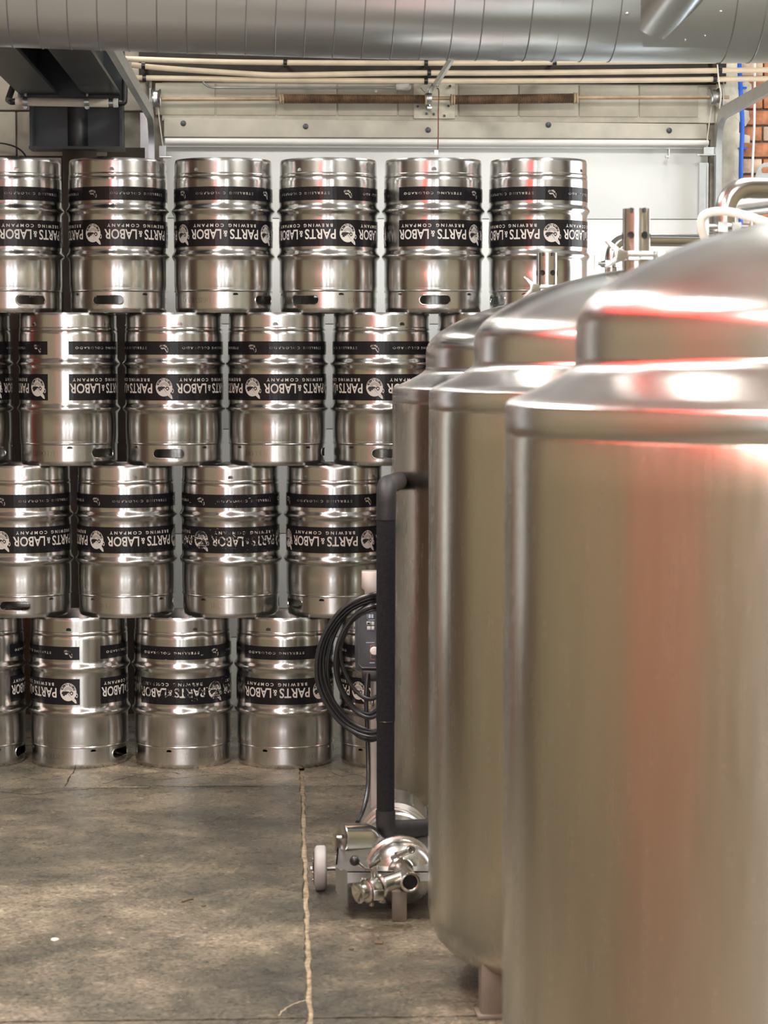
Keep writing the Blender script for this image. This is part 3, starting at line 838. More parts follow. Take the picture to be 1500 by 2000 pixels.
# hooked clamp wing and the white hose looping over the riser clamp
hs = smooth_path([P(1378, 470, 5.60), P(1370, 445, 5.58), P(1372, 424, 5.57), P(1392, 414, 5.56), P(1425, 414, 5.54), P(1465, 424, 5.5), P(1510, 438, 5.45), P(1580, 455, 5.4)], 8)
tag(MB().tube(hs, .0105, 14).build('white_hose', M_HOSE, None), 'translucent white hose arching over the pipe clamp at right', 'hose')
lp = thing('steel_pipe', P(1440, 400, 5.95), 'pale horizontal pipe low behind the thick elbow at the right edge', 'pipe')
MB().cyl(P(1428, 402, 5.95), P(1570, 384, 5.9), .017, 20).build('pipe_run', M_GALV, lp)
MB().cyl(P(1445, 418, 5.93), P(1570, 404, 5.88), .008, 16).build('small_pipe_run', M_GALV, lp)
# side clamp near the far tank's lower edge
sc_ = thing('drain_clamp', P(792, 1580, 7.22), 'small bright clamp fitting below the far tank wall, above the insulated pipe elbow', 'clamp')
q = P(793, 1582, 7.22)
MB().cyl(q + Vector((-.02, 0, .02)), q + Vector((.03, 0, -.02)), .012, 16, .002).build('clamp_body', M_SHINY, sc_)
MB().cyl(q + Vector((-.03, -.02, .045)), q + Vector((.012, -.02, -.02)), .0035, 8).build('lever', M_BLACK, sc_)
MB().box(q + Vector((.0, -.015, .008)), (.02, .02, .016), .3).build('nut', M_SHINY, sc_, 30, .002)

# ------------------------------------------------------------------ insulated pipe at the far tank
ip = thing('insulated_pipe', P(753, 1600, 6.80), 'black foam insulated vertical pipe with taped elbows on the far tank', 'pipe')
A = P(755, 948, 6.80); B = P(753, 1622, 6.80); X0 = P(782, 938, 7.64); X1 = P(842, 1618, 6.95)
mid1 = P(754, 1012, 6.80); mid2 = P(753, 1408, 6.80); mid3 = P(753, 1585, 6.80)
MB().tube([mid1, mid2 + Vector((0, 0, .0012))], .0285, 24).build('foam_sleeve', M_FOAM, ip)
MB().tube([mid2 - Vector((0, 0, .0012)), mid3], .0270, 24).build('foam_sleeve', M_FOAM, ip)
MB().tube(elbow([X0, A, mid1 - Vector((0, 0, .004))], .05, 8), .0300, 20).build('taped_elbow', M_TAPE, ip)
MB().tube(elbow([mid3 + Vector((0, 0, .004)), B, X1], .035, 8), .0300, 20).build('taped_elbow', M_TAPE, ip)
MB().tube([mid2 + Vector((0, 0, .02)), mid2 - Vector((0, 0, .02))], .024, 16).build('inner_pipe', M_SATIN, ip)

# ------------------------------------------------------------------ pump cart
PY = 6.90
pc = thing('pump_cart', PZ(740, 1760), 'stainless transfer pump on a small wheeled cart with control post', 'pump')
def V(px, py, Y): return P(px, py, Y)
# base channel
bz1 = P(655, 1676, 6.590).z
xl = P(657, 1700, 6.590).x; xr = xl + .34
MB().prism([(xl, 6.470, bz1), (xl + .012, 6.450, bz1), (xr, 6.450, bz1), (xr, 6.920, bz1), (xl, 6.920, bz1)], (0, 0, -.004)).build('deck_plate', M_SATIN, pc, 30)
MB().prism([(xl, 6.500, bz1), (xl, 6.920, bz1), (xl, 6.920, bz1 - .05), (xl, 6.530, bz1 - .05)], (.004, 0, 0)).build('side_skirt', M_SATIN, pc, 30)
MB().prism([(xl, 6.500, bz1), (xl + .035, 6.420, bz1), (xl + .035, 6.420, bz1 - .105), (xl + .028, 6.435, bz1 - .09), (xl, 6.500, bz1 - .075)], (.003, .003, 0)).build('corner_gusset', M_SATIN, pc, 30)
MB().prism([(xl + .035, 6.420, bz1), (xr, 6.420, bz1), (xr, 6.420, bz1 - .028), (xl + .10, 6.420, bz1 - .028), (xl + .035, 6.420, bz1 - .035)], (0, .004, 0)).build('front_skirt', M_SATIN, pc, 30)
MB().prism([(xl + .0, 6.500, bz1 + .0005), (xl + .035, 6.420, bz1 + .0005), (xr, 6.420, bz1 + .0005), (xr, 6.510, bz1 + .0005)], (0, 0, -.004)).build('front_deck', M_SATIN, pc, 30)
# wheel on a stub axle
wc = P(626, 1695, 6.78); wrd = wc.z - .0005
def wheel(c, side, name):
    Wl = .040
    wp = [(.020, -Wl / 2 + .004), (wrd - .012, -Wl / 2 + .001), (wrd - .003, -Wl / 2 + .005), (wrd, -Wl / 2 + .010), (wrd, Wl / 2 - .010), (wrd - .003, Wl / 2 - .005), (wrd - .012, Wl / 2 - .001), (.020, Wl / 2 - .004)]
    ax = Vector((1, .03, 0)).normalized(); M = axis_matrix(c, c + ax)
    wh = MB().lathe(wp, 48, M).build('wheel', M_GREYRUB, pc)
    MB().lathe([(.0005, -Wl / 2 - .004), (.016, -Wl / 2 - .004), (.020, -Wl / 2 + .002), (.048, -Wl / 2 + .001), (.050, -Wl / 2 - .0015), (.052, -Wl / 2 + .002)], 32, M).build('hub', M_BLACK, wh)
    MB().lathe([(.0005, -Wl / 2 - .014), (.007, -Wl / 2 - .014), (.009, -Wl / 2 - .011), (.009, -Wl / 2 - .003)], 6, M).build('axle_nut', M_SHINY, wh, 20)
    for k in range(5):
        a = 2 * PI * k / 5; cc = M @ Vector((.035 * math.cos(a), .035 * math.sin(a), -Wl / 2 - .0015))
        MB().cyl(cc - ax * .003, cc + ax * .003, .005, 8).build('hub_bolt', M_SHINY, wh, 30)
wheel(wc, -1, 'wheel'); wheel(wc + Vector((.52, .016, 0)), 1, 'wheel')
MB().cyl(wc + Vector((.015, .0, 0)), wc + Vector((.50, .015, 0)), .0085, 14, .001).build('axle', M_SHINY, pc)
# motor with side drum and pump head
mc = P(772, 1648, 6.93)
MB().lathe_ab(mc + Vector((0, .34, 0)), mc - Vector((0, .06, 0)), [(.0005, 0), (.09, .004), (.108, .02), (.110, .22), (.112, .23), (.112, .26), (.100, .268), (.098, .33), (.085, .38), (.0005, .38)], 48).build('motor', M_SATIN, pc)
for k in range(12):
    a = 2 * PI * k / 12
    MB().box(mc + Vector((math.cos(a) * .110, .2, math.sin(a) * .110)), (.012, .18, .004), M=Matrix.Rotation(-a, 3, 'Y')).build('cooling_fin', M_SATIN, pc, 0)
da = P(664, 1637, 6.72); db = P(722, 1637, 6.77)
MB().lathe_ab(da, db, [(.0005, .004), (.040, .004), (.046, .0), (.047, .003), (.046, .006), (.046, .085), (.040, .105), (.03, .12)], 40).build('side_drum', M_SHINY, pc)
MB().cyl(da + Vector((-.010, 0, .004)), da + Vector((.006, 0, .004)), .007, 6).build('drum_bolt', M_SHINY, pc, 20)
hc = P(780, 1712, 6.500)
MB().lathe_ab(hc + Vector((0, .09, .0)), hc - Vector((-.012, .05, 0)), [(0.0005, 0.0000), (0.0959, 0.0000), (0.1037, 0.0057), (0.1055, 0.0132), (0.1037, 0.0227), (0.0959, 0.0265), (0.0930, 0.0378), (0.0959, 0.0435), (0.0950, 0.0567), (0.0882, 0.0775), (0.0720, 0.0983), (0.0480, 0.1115), (0.0230, 0.1172), (0.0005, 0.1181)], 48).build('pump_head', M_SATIN2, pc)
fl_ = P(774, 1660, 6.91)
MB().lathe_ab(fl_ + Vector((0, .075, 0)), fl_, [(.075, 0), (.112, 0), (.118, .004), (.118, .016), (.112, .020), (.100, .022), (.100, .050), (.112, .053), (.114, .060), (.108, .066), (.080, .067)], 48).build('motor_flange', M_SATIN, pc)
for k in range(8):
    a = 2 * PI * k / 8 + .2; c = fl_ + Vector((math.cos(a) * .096, .012, math.sin(a) * .096))
    MB().cyl(c, c - Vector((0, .012, 0)), .007, 6).build('flange_bolt', M_SHINY, pc, 20)
# suction tee: stub towards the camera with an open end, and a branch left to the valve
ja = P(778, 1693, 6.470); jb = P(801, 1723, 6.335)
MB().tube([ja, jb], .0265, 28, False).build('suction_tube', M_SHINY, pc)
dd = (jb - ja).normalized()
MB().lathe_ab(jb - dd * .02, jb, [(.0005, .004), (.0205, .005), (.0215, .0215), (.024, .0235), (.0285, .022), (.0295, .018), (.0285, .013), (.0265, .011)], 28).build('ferrule', M_SHINY, pc)
MB().lathe_ab(jb - dd * .02, jb, [(.0005, .0068), (.0205, .0072), (.0211, .0200)], 24).build('bore', M_BLACK, pc)
cz = P(784, 1702, 6.430)
MB().lathe_ab(cz - dd * .014, cz + dd * .0, [(.0265, 0), (.036, .002), (.039, .007), (.036, .012), (.0265, .014)], 28).build('tri_clamp', M_SHINY, pc)
ba = P(790, 1714, 6.380); bb = P(742, 1730, 6.330); bdir = (bb - ba).normalized()
MB().tube([ba, bb], .0235, 24).build('branch_tube', M_SHINY, pc)
def ring_at(c, d, prof, nm, mat=M_SHINY, seg=28, par=None):
    return MB().lathe_ab(c, c + d, prof, seg).build(nm, mat, par or pc)
v0 = bb - bdir * .004
ring_at(v0, bdir, [(.022, 0), (.034, .001), (.037, .006), (.034, .012), (.026, .014)], 'tri_clamp')
vb = v0 + bdir * .015
val = ring_at(vb, bdir, [(.0005, 0), (.030, 0), (.033, .004), (.033, .030), (.029, .034), (.0005, .034)], 'butterfly_valve')
zx = Vector((0, 0, 1)); sx_ = bdir.cross(zx).normalized()
for s in (-1, 1):
    for tt in (.008, .026):
        c = vb + bdir * tt + sx_ * .02 - zx * .036 * 1
        MB().box(vb + bdir * .017 + sx_ * .030 * s + zx * (.012 * s), (.030, .018, .030), .25).build('valve_lug', M_SHINY, val, 30, .003)
        break
v2 = vb + bdir * .036
ring_at(v2, bdir, [(.022, 0), (.031, .001), (.034, .004), (.031, .008), (.024, .010), (.024, .022), (.029, .024), (.030, .030), (.026, .032), (.020, .030), (.0005, .018)], 'ferrule')
for c in (vb + bdir * .006 - sx_ * .025 - zx * .032, vb + bdir * .03 - sx_ * .01 - zx * .038, v0 + bdir * .006 - sx_ * .012 - zx * .04):
    MB().cyl(c, c - sx_ * .012, .006, 6, .001).build('valve_bolt', M_SHINY, val, 20)
# pull handle with a black ball and the wing lever
h0 = vb + bdir * .016 + zx * .030; hk = P(693, 1681, 6.300)
MB().tube([h0, h0 + zx * .022, P(712, 1697, 6.310), P(700, 1687, 6.305)], .0055, 12).build('lever', M_SHINY, val)
hb_ = MB(); hb_.lathe([(.0005, -.0148)] + [(.0148 * math.cos(a), .0148 * math.sin(a)) for a in [math.radians(x) for x in range(-75, 90, 15)]] + [(.0005, .0148)], 20, Matrix.Translation(hk)); hb_.build('handle_ball', M_BLACK, val)
MB().prism([P(720, 1691, 6.290), P(743, 1677, 6.310), P(744, 1683, 6.310), P(722, 1698, 6.290)], (0, .018, 0)).build('wing_nut', M_SHINY, val, 30, .001)
MB().cyl(P(732, 1690, 6.310), P(733, 1712, 6.320), .007, 12, .001).build('wing_stem', M_SHINY, val)
# small sample port up on the head
MB().tube([P(768, 1676, 6.470), P(785, 1668, 6.430), P(800, 1661, 6.400)], .009, 16).build('sample_port', M_SHINY, pc)
sp = P(803, 1660, 6.385); ring_at(sp + Vector((-.003, .012, 0)), Vector((.25, -1, 0)).normalized(), [(.0005, 0), (.011, 0), (.012, .012), (.009, .013), (.008, .006), (.0005, .005)], 'port_cap', M_SHINY, 20)
MB().box(P(776, 1671, 6.445), (.014, .014, .020), .5).build('port_nut', M_SHINY, pc, 30, .002)
# front foot
fx = P(780, 1797, 6.390); fz = P(780, 1742, 6.390).z
MB().box((fx.x, 6.415, fz / 2), (.042, .042, fz)).build('front_foot', M_LEG, pc, 30, .003)
# control post
pp = P(732, 1600, 7.100); pt = P(729, 1160, 7.100)
MB().box((pp.x + .004, 7.100, (pt.z + .03) / 2), (.034, .034, pt.z - .03)).build('post', M_PALEMETAL, pc, 30, .003)
zt0 = P(720, 1115, 7.080).z; zt1 = P(720, 1164, 7.080).z; xa = P(706, 1120, 7.080).x
MB().prism([(xa, 7.060, zt0), (xa + .07, 7.060, zt0), (xa + .07, 7.060, zt1 - .02), (xa + .010, 7.060, zt1 - .02), (xa + .010, 7.060, zt1 + .018), (xa, 7.060, zt1 + .026)], (0, .05, 0)).build('post_head', M_PALEMETAL, pc, 30, .003)
# control box
bx0 = P(697, 1190, 7.000); bx1 = P(697, 1306, 7.000); bw = .10
cb_z = (bx0.z + bx1.z) / 2; cb_h = bx0.z - bx1.z
cbx = MB().box((bx0.x + bw / 2 - .006, 7.040, cb_z), (bw, .07, cb_h + .012)).build('control_box', M_PANELDARK, pc, 30, .006)
MB().prism([(bx0.x + .004, 7.003, bx0.z), (bx0.x + bw, 7.003, bx0.z), (bx0.x + bw, 7.003, bx1.z), (bx0.x + .014, 7.003, bx1.z), (bx0.x + .004, 7.003, bx1.z + .012)], (0, -.006, 0)).build('face_plate', M_PANELDARK, cbx, 30, .002)
yf = 6.997
fr = MB(); pts_ = [(bx0.x + .0065, bx0.z - .004), (bx0.x + bw - .004, bx0.z - .004), (bx0.x + bw - .004, bx1.z + .004), (bx0.x + .016, bx1.z + .004), (bx0.x + .0065, bx1.z + .014)]
fr.tube([(x, yf, z) for x, z in pts_], .0011, 6, False, True); fr.build('face_trim', M_GALV, cbx, 30)
def q2(px, py): p = P(px, py, yf); return p.x, p.z
kp = MB()
def rect(mb, x0, y0, x1, y1, d=.0015):
    a = q2(x0, y0); b_ = q2(x1, y1); mb.box(((a[0] + b_[0]) / 2, yf - d / 2, (a[1] + b_[1]) / 2), (abs(b_[0] - a[0]), d, abs(b_[1] - a[1])))
for args in ((720, 1200, 724, 1207), (725.5, 1200, 729, 1207), (717, 1200, 718, 1201.5), (717, 1203, 718, 1204.5), (717, 1206.5, 718, 1208), (720, 1196, 721, 1197), (726, 1196, 727, 1197), (719, 1210.5, 732, 1211.2)): rect(kp, *args)
kp.build('display', M_DISPLAY, cbx, 0)
for args in ((716, 1214, 724, 1221), (725.5, 1214, 731, 1221), (717, 1223, 724, 1230), (725.5, 1223, 731, 1230)):
    m_ = MB(); rect(m_, *args, d=.003); m_.build('button', M_WHITEPL, cbx, 30, .0008)
m_ = MB(); rect(m_, 717.5, 1215.5, 722.5, 1219.5, .0036); m_.build('button_mark', M_BLACK, cbx, 0)
m_ = MB(); rect(m_, 715, 1254.5, 732, 1255.5); rect(m_, 722, 1294, 732, 1295); m_.build('panel_line', M_DISPLAY, cbx, 0)
m_ = MB(); rect(m_, 723.5, 1259, 724.5, 1288); rect(m_, 723.5, 1259, 732, 1260.2); rect(m_, 723.5, 1287, 732, 1288); m_.build('knob_frame', M_BRICK, cbx, 0)
kn = P(731, 1271, yf); MB().lathe_ab(kn, kn - Vector((0, .012, 0)), [(.013, 0), (.013, .008), (.011, .011), (.0005, .012)], 24).build('dial', M_WHITEPL, cbx)
for y in (1207, 1290):
    MB().cyl(P(685, y, 7.030), P(697, y, 7.030), .006, 10, .001).build('side_stud', M_BLACK, cbx)
MB().box(P(716, 1318, 7.030) + Vector((.03, 0, 0)), (.09, .05, .035)).build('cable_gland_block', M_BLACK, cbx, 30, .004)
MB().lathe([(.012, -.012), (.020, -.010), (.022, 0), (.020, .010), (.012, .012)], 20, Matrix.Translation(P(727, 1372, 7.090))).build('post_clamp', M_SHINY, pc)

# coil of black cable hanging on the post and the lead dropping to the motor
coil = thing('cable_coil', P(722, 1165, 7.040), 'coil of black power cable hanging over the control box', 'cable')
rc = random.Random(3)
LO = [(732, 1160, 618, 1300, 724, 1440), (734, 1166, 624, 1296, 722, 1432), (736, 1172, 631, 1290, 728, 1428), (730, 1168, 640, 1300, 722, 1446), (735, 1182, 655, 1290, 722, 1402), (738, 1190, 664, 1262, 724, 1366), (734, 1178, 660, 1300, 720, 1395)]
for i, (tx, ty, lx, ly, bx, by) in enumerate(LO):
    Yc = 6.900 + .012 * (i % 4)
    pts = [(tx, ty), (tx - (tx - lx) * .50, ty + (ly - ty) * .17), (tx - (tx - lx) * .86, ty + (ly - ty) * .55), (lx, ly), (lx + (bx - lx) * .10, ly + (by - ly) * .42), (lx + (bx - lx) * .48, ly + (by - ly) * .82), (bx, by), (bx + 26, by - 22), (bx + 36, (ty + by) / 2 + 40), (bx + 34, (ty + by) / 2 - 60), (tx + 16, ty + 14)]
    n_ = len(pts); loop = []
    P3 = [P(x, y, Yc + .05 * (1 if k > 6 else 0)) for k, (x, y) in enumerate(pts)]
    out = []
    for k in range(n_):
        a, b_, c_, d_ = P3[k - 1], P3[k], P3[(k + 1) % n_], P3[(k + 2) % n_]
        for s in range(7):
            t = s / 7; out.append(0.5 * ((2 * b_) + (c_ - a) * t + (2 * a - 5 * b_ + 4 * c_ - d_) * t * t + (3 * b_ - a - 3 * c_ + d_) * t ** 3))
    MB().tube(out, .0066, 10, False, True).build('cable_loop', M_BLACKRUB, coil)
ld = smooth_path([P(718, 1316, 7.000), P(715, 1360, 6.980), P(717, 1420, 6.960), P(719, 1480, 6.940), P(719, 1530, 6.900), P(714, 1565, 6.860), P(706, 1590, 6.820), P(698, 1606, 6.780)], 8)
tag(MB().tube(ld, .0072, 12).build('power_lead', M_BLACKRUB, None), 'single black cable dropping from the control box to the pump motor', 'cable')

# ------------------------------------------------------------------ overhead duct
duct = thing('spiral_duct', Vector((0, 7.3, 2.8)), 'large galvanized spiral duct crossing the top of the scene', 'duct')
DR = .24
def dz_(x):
    if x < -.1: return 1.052 + .032 * (-.1 - x)
    return 1.052 - .006 * min(1, x + .1)
axis = [Vector((x, 7.3 + .042 * x, CAMZ + dz_(x) * .885 + DR)) for x in [(-2.9 + .1 * k) for k in range(60)]]
for _ in range(3):
    axis = [axis[0]] + [(axis[i - 1] + axis[i] * 2 + axis[i + 1]) / 4 for i in range(1, len(axis) - 1)] + [axis[-1]]
MB().tube(axis, DR, 72, False).build('duct_shell', M_DUCT, duct)
def axp(x):
    k = min(max((x + 2.9) / .1, 0), len(axis) - 1.001); i = int(k); return axis[i].lerp(axis[i + 1], k - i)
pitch = .0912
def helix(x0, x1, ph, par, nm):
    turns = (x1 - x0) / pitch; n = int(turns * 40); pts = []
    for k in range(n + 1):
        x = x0 + (x1 - x0) * k / n; a = ph + 2 * PI * turns * k / n; c = axp(x)
        pts.append(c + Vector((0, math.sin(a) * (DR + .0005), math.cos(a) * (DR + .0005))))
    MB().tube(pts, .0022, 6).build(nm, M_SEAM, par)
helix(-2.85, .36, .3, duct, 'spiral_seam'); helix(.42, .80, 1.6, duct, 'spiral_seam'); helix(1.06, 2.9, 2.2, duct, 'spiral_seam')
def hoop(x, w_, nm, dr=.002):
    a = axp(x - w_ / 2); b_ = axp(x + w_ / 2)
    MB().lathe_ab(a, b_, [(DR - .001, 0), (DR + dr, 0), (DR + dr, w_), (DR - .001, w_)], 72).build(nm, M_DUCT, duct)
hoop(.39, .05, 'joint_collar'); hoop(.54, .007, 'joint_bead', .004)
# tee saddle and branch duct rising towards the camera
bs = P(1287, 4, 7.10); bd = Vector((.44, -.66, .60)).normalized(); BR_ = .108
b0 = bs + Vector((0, .12, .0)); b1_ = bs + bd * 1.1
br = MB().tube([b0 - bd * .02, b1_], BR_, 48, False).build('branch_duct', M_DUCT, duct)
pts = []; x_, y_ = bd.orthogonal().normalized(), None; y_ = bd.cross(x_)
for k in range(40 * 18 + 1):
    a = 2 * PI * k / 40; d_ = .10 + .05 * k / 40
    pts.append(b0 + bd * d_ + (x_ * math.cos(a) + y_ * math.sin(a)) * (BR_ + .0005))
MB().tube(pts, .0022, 6).build('spiral_seam', M_SEAM, br)
# saddle plate: a patch on the main duct around the branch
sad = MB(); vs = []; nx_, na = 14, 14
xs0, xs1 = .81, 1.05
for i in range(nx_ + 1):
    x = xs0 + (xs1 - xs0) * i / nx_; c = axp(x)
    for k in range(na + 1):
        a = math.radians(-150 + 120 * k / na) ; vs.append(c + Vector((0, math.sin(a) * (DR + .003), math.cos(a) * (DR + .003))))
sad.add(vs, [(i * (na + 1) + k, i * (na + 1) + k + 1, (i + 1) * (na + 1) + k + 1, (i + 1) * (na + 1) + k) for i in range(nx_) for k in range(na)])
sad.build('saddle_plate', M_DUCT, duct)
for (x, a) in ((.82, -100), (.82, -125), (.87, -140), (.94, -142), (1.00, -138), (1.04, -118), (1.04, -98), (.74, -95), (.75, -120)):
    c = axp(x); n = Vector((0, math.sin(math.radians(a)), math.cos(math.radians(a))))
    MB().lathe_ab(c + n * (DR + .002), c + n * (DR + .008), [(.006, 0), (.006, .002), (.004, .0045), (.0005, .005)], 12).build('rivet', M_GALV, duct)
# strap hangers holding the duct to the ceiling
for x in (-2.2, -.9, .25, 1.6, 2.6):
    c = axp(x)
    MB().cyl(c + Vector((0, 0, DR)), Vector((c.x, c.y, CEIL)), .006, 8).build('hanger_rod', M_GALV, duct)
    hoop(x, .02, 'hanger_strap', .0015) if x < -2 or x > 2 else None

# ------------------------------------------------------------------ pipes and gear over the door
def pipe(pix, r, mat, label, name='ceiling_pipe', cat='pipe', off=.22, group=None, clips=()):
    pts = smooth_path([PW(x, y, off) for x, y in pix], 6)
    o = thing(name, pts[0], label, cat, group)
    MB().tube(pts, r, 14).build('pipe_run', mat, o)
    for x, y in clips:
        c = PW(x, y, off)
        MB().lathe_ab(c - UX * .008, c + UX * .008, [(r, 0), (r + .004, 0), (r + .004, .016), (r, .016)], 16).box(c + VY * .12 + Vector((0, 0, .012)), (.018, .20, .006), M=RMAT).build('pipe_clip', M_BLACK, o, 30)
    return o
pipe([(-260, 100), (0, 106), (252, 115), (450, 121), (700, 123), (950, 123), (1200, 121), (1400, 119), (1700, 116)], .0115, M_PVC, 'uppermost of three thin cream pipes along the wall under the duct', group='cream pipes over the door', clips=((557, 122), (832, 123), (1083, 122), (1403, 119)))
pipe([(257, 127), (330, 134), (500, 145), (560, 146.5), (680, 144.5), (800, 142.5), (950, 142.5), (1150, 141), (1400, 138), (1700, 133)], .0118, M_PVC, 'sagging middle one of three cream pipes over the door', group='cream pipes over the door', clips=((280, 128), (838, 142), (1406, 138)), off=.19)
pipe([(265, 152), (400, 154), (500, 156), (800, 158), (950, 158), (1200, 157), (1390, 155), (1700, 151)], .0118, M_PVC, 'lowest of three cream pipes, just above the block course', group='cream pipes over the door', clips=((282, 153), (832, 158), (1396, 155)), off=.17)
cdt = thing('electrical_conduit', PW(600, 171, .04), 'thin grey conduit with a white end fitting below the cream pipes', 'conduit')
MB().tube(smooth_path([PW(396, 160, .06), PW(402, 166, .05), PW(415, 171, .04), PW(450, 171.5, .04), PW(600, 172, .04), PW(772, 171.5, .04)], 6), .0048, 10).build('conduit_run', M_GALV, cdt)
m_ = MB().prism([PW(773, 165.5, .03), PW(798, 164.5, .03), PW(802, 168, .03), PW(802, 175, .03), PW(798, 178, .03), PW(774, 177, .03)], -VY * .03).build('conduit_body', M_WHITEPL, cdt, 30, .004)
MB().prism([PW(779, 168.5, .062), PW(795, 168, .062), PW(797, 171, .062), PW(795, 174.5, .062), PW(779, 174.5, .062)], -VY * .003).build('cover_plate', M_WHITEPL, cdt, 30)
MB().cyl(PW(734, 178, .01), PW(734, 178, .035), .007, 12, .003).build('wall_plug', M_WHITEPL, cdt)

ts = thing('torsion_spring_shaft', PW(850, 193, .09), 'overhead door torsion shaft with two rusty brown springs', 'spring')
MB().cyl(PW(314, 194, .09), PW(1424, 190, .09), .0085, 14).build('shaft', M_RUSTSHAFT, ts)
def spring(x0, x1, y0, y1, r0, r1, ym, nm):
    a = PW(x0, y0, .09); b_ = PW(x1, y1, .09); Ln = (b_ - a).length; n = int(Ln / .0062); pr = []
    for k in range(n):
        t = k / n; R = r0 + (r1 - r0) * t
        for q, d in ((0, -.0022), (.25, 0), (.5, .0008), (.75, 0)): pr.append((R + d, (k + q) * Ln / n))
    MB().lathe_ab(a, b_, [(.008, 0)] + pr + [(.008, Ln)], 20).build(nm, M_SPRING, ts, 60)
    for e, s in ((a, -1), (b_, 1)):
        MB().lathe_ab(e - UX * .012 * 1, e + UX * .012, [(.009, 0), (.024, .002), (.026, .006), (.024, .010), (.021, .012), (.024, .016), (.022, .022), (.009, .024)], 20).build('spring_cone', M_RUSTSHAFT, ts)
spring(550, 834, 193, 194, .0205, .0195, 0, 'spring'); spring(884, 1124, 195, 192, .0205, .0215, 0, 'spring')
m_ = MB().prism([PW(808, 150, .012), PW(888, 150, .012), PW(888, 232, .012), PW(808, 232, .012)], -VY * .008).build('centre_plate', M_CREAM, ts, 30, .002)
MB().lathe_ab(PW(838, 193, .09) - UX * .012, PW(838, 193, .09) + UX * .012, [(.010, 0), (.024, .0), (.026, .012), (.024, .024), (.010, .024)], 20).box(PW(838, 193, .05), (.006, .09, .07), M=RMAT).box(PW(838, 212, .05), (.02, .08, .008), M=RMAT).build('centre_bearing', M_GALV, ts)
for x, y in ((816, 208), (833, 222), (847, 223), (879, 168), (819, 158), (876, 207), (868, 226)):
    MB().cyl(PW(x, y, .018), PW(x, y, .032), .006, 6).build('plate_bolt', M_DARKSTEEL, ts, 20)
def drum(x, y):
    c = PW(x, y, .09)
    MB().lathe_ab(c - UX * .022, c + UX * .022, [(.009, 0), (.040, 0), (.043, .003), (.040, .006), (.036, .008), (.034, .014), (.036, .020), (.034, .026), (.036, .032), (.040, .036), (.043, .041), (.040, .044), (.009, .044)], 28).build('cable_drum', M_SATIN, ts)
drum(1395, 191); drum(305, 193)
for x in (1412, 292):
    MB().prism([PW(x, 160, .01), PW(x, 226, .01), PW(x, 226, .11), PW(x, 172, .13), PW(x, 160, .06)], UX * .005).build('end_bearing_plate', M_GALV, ts, 0)
for pts_ in ([(1390, 205), (1386, 235), (1381, 275)], [(308, 206), (312, 240), (318, 285)]):
    MB().tube(smooth_path([PW(x, y, .075) for x, y in pts_], 4), .0022, 6).build('lift_cable', M_PVCWHITE, ts)

brc = thing('angle_brace', PW(851, 163, .12), 'grey steel angle brace running from the spring bracket up to the duct', 'brace')
a_ = PW(850, 166, .10); b_ = P(897, 90, 8.1); d_ = (b_ - a_); s_ = d_.cross(Vector((0, 0, 1))).normalized(); u_ = s_.cross(d_).normalized()
MB().sweep([a_, b_], [(-.014, 0), (.014, 0), (.014, -.003), (-.011, -.003), (-.011, -.028), (-.014, -.028)], (0, 0, 1)).build('angle_bar', M_GALV, brc, 0)
MB().cyl(PW(852, 158, .13), PW(852, 170, .13), .012, 12, .002).cyl(PW(843, 166, .12), PW(862, 160, .12), .008, 8).build('pivot_bolt', M_SHINY, brc)
MB().tube(smooth_path([PW(846, 164, .12), PW(838, 172, .13), PW(830, 180, .12), PW(822, 172, .1)], 5), .0025, 6).build('wire_tie', M_GALV, brc)
crd = thing('pull_cord', PW(856, 175, .14), 'red brown pull cord hanging from the brace to the door top', 'cord')
MB().tube(smooth_path([PW(853, 172, .14), PW(857, 178, .14), PW(856, 220, .13), PW(856, 260, .12), PW(855, 298, .10)], 6), .0026, 6).build('cord', M_RUSTWIRE, crd)
MB().box(PW(852, 298, .10), (.018, .014, .022), M=RMAT).tube([PW(846 + 4 * math.cos(k), 299 + 4 * math.sin(k), .10) for k in range(7)], .0016, 6).build('cord_hook', M_GALV, crd, 30)

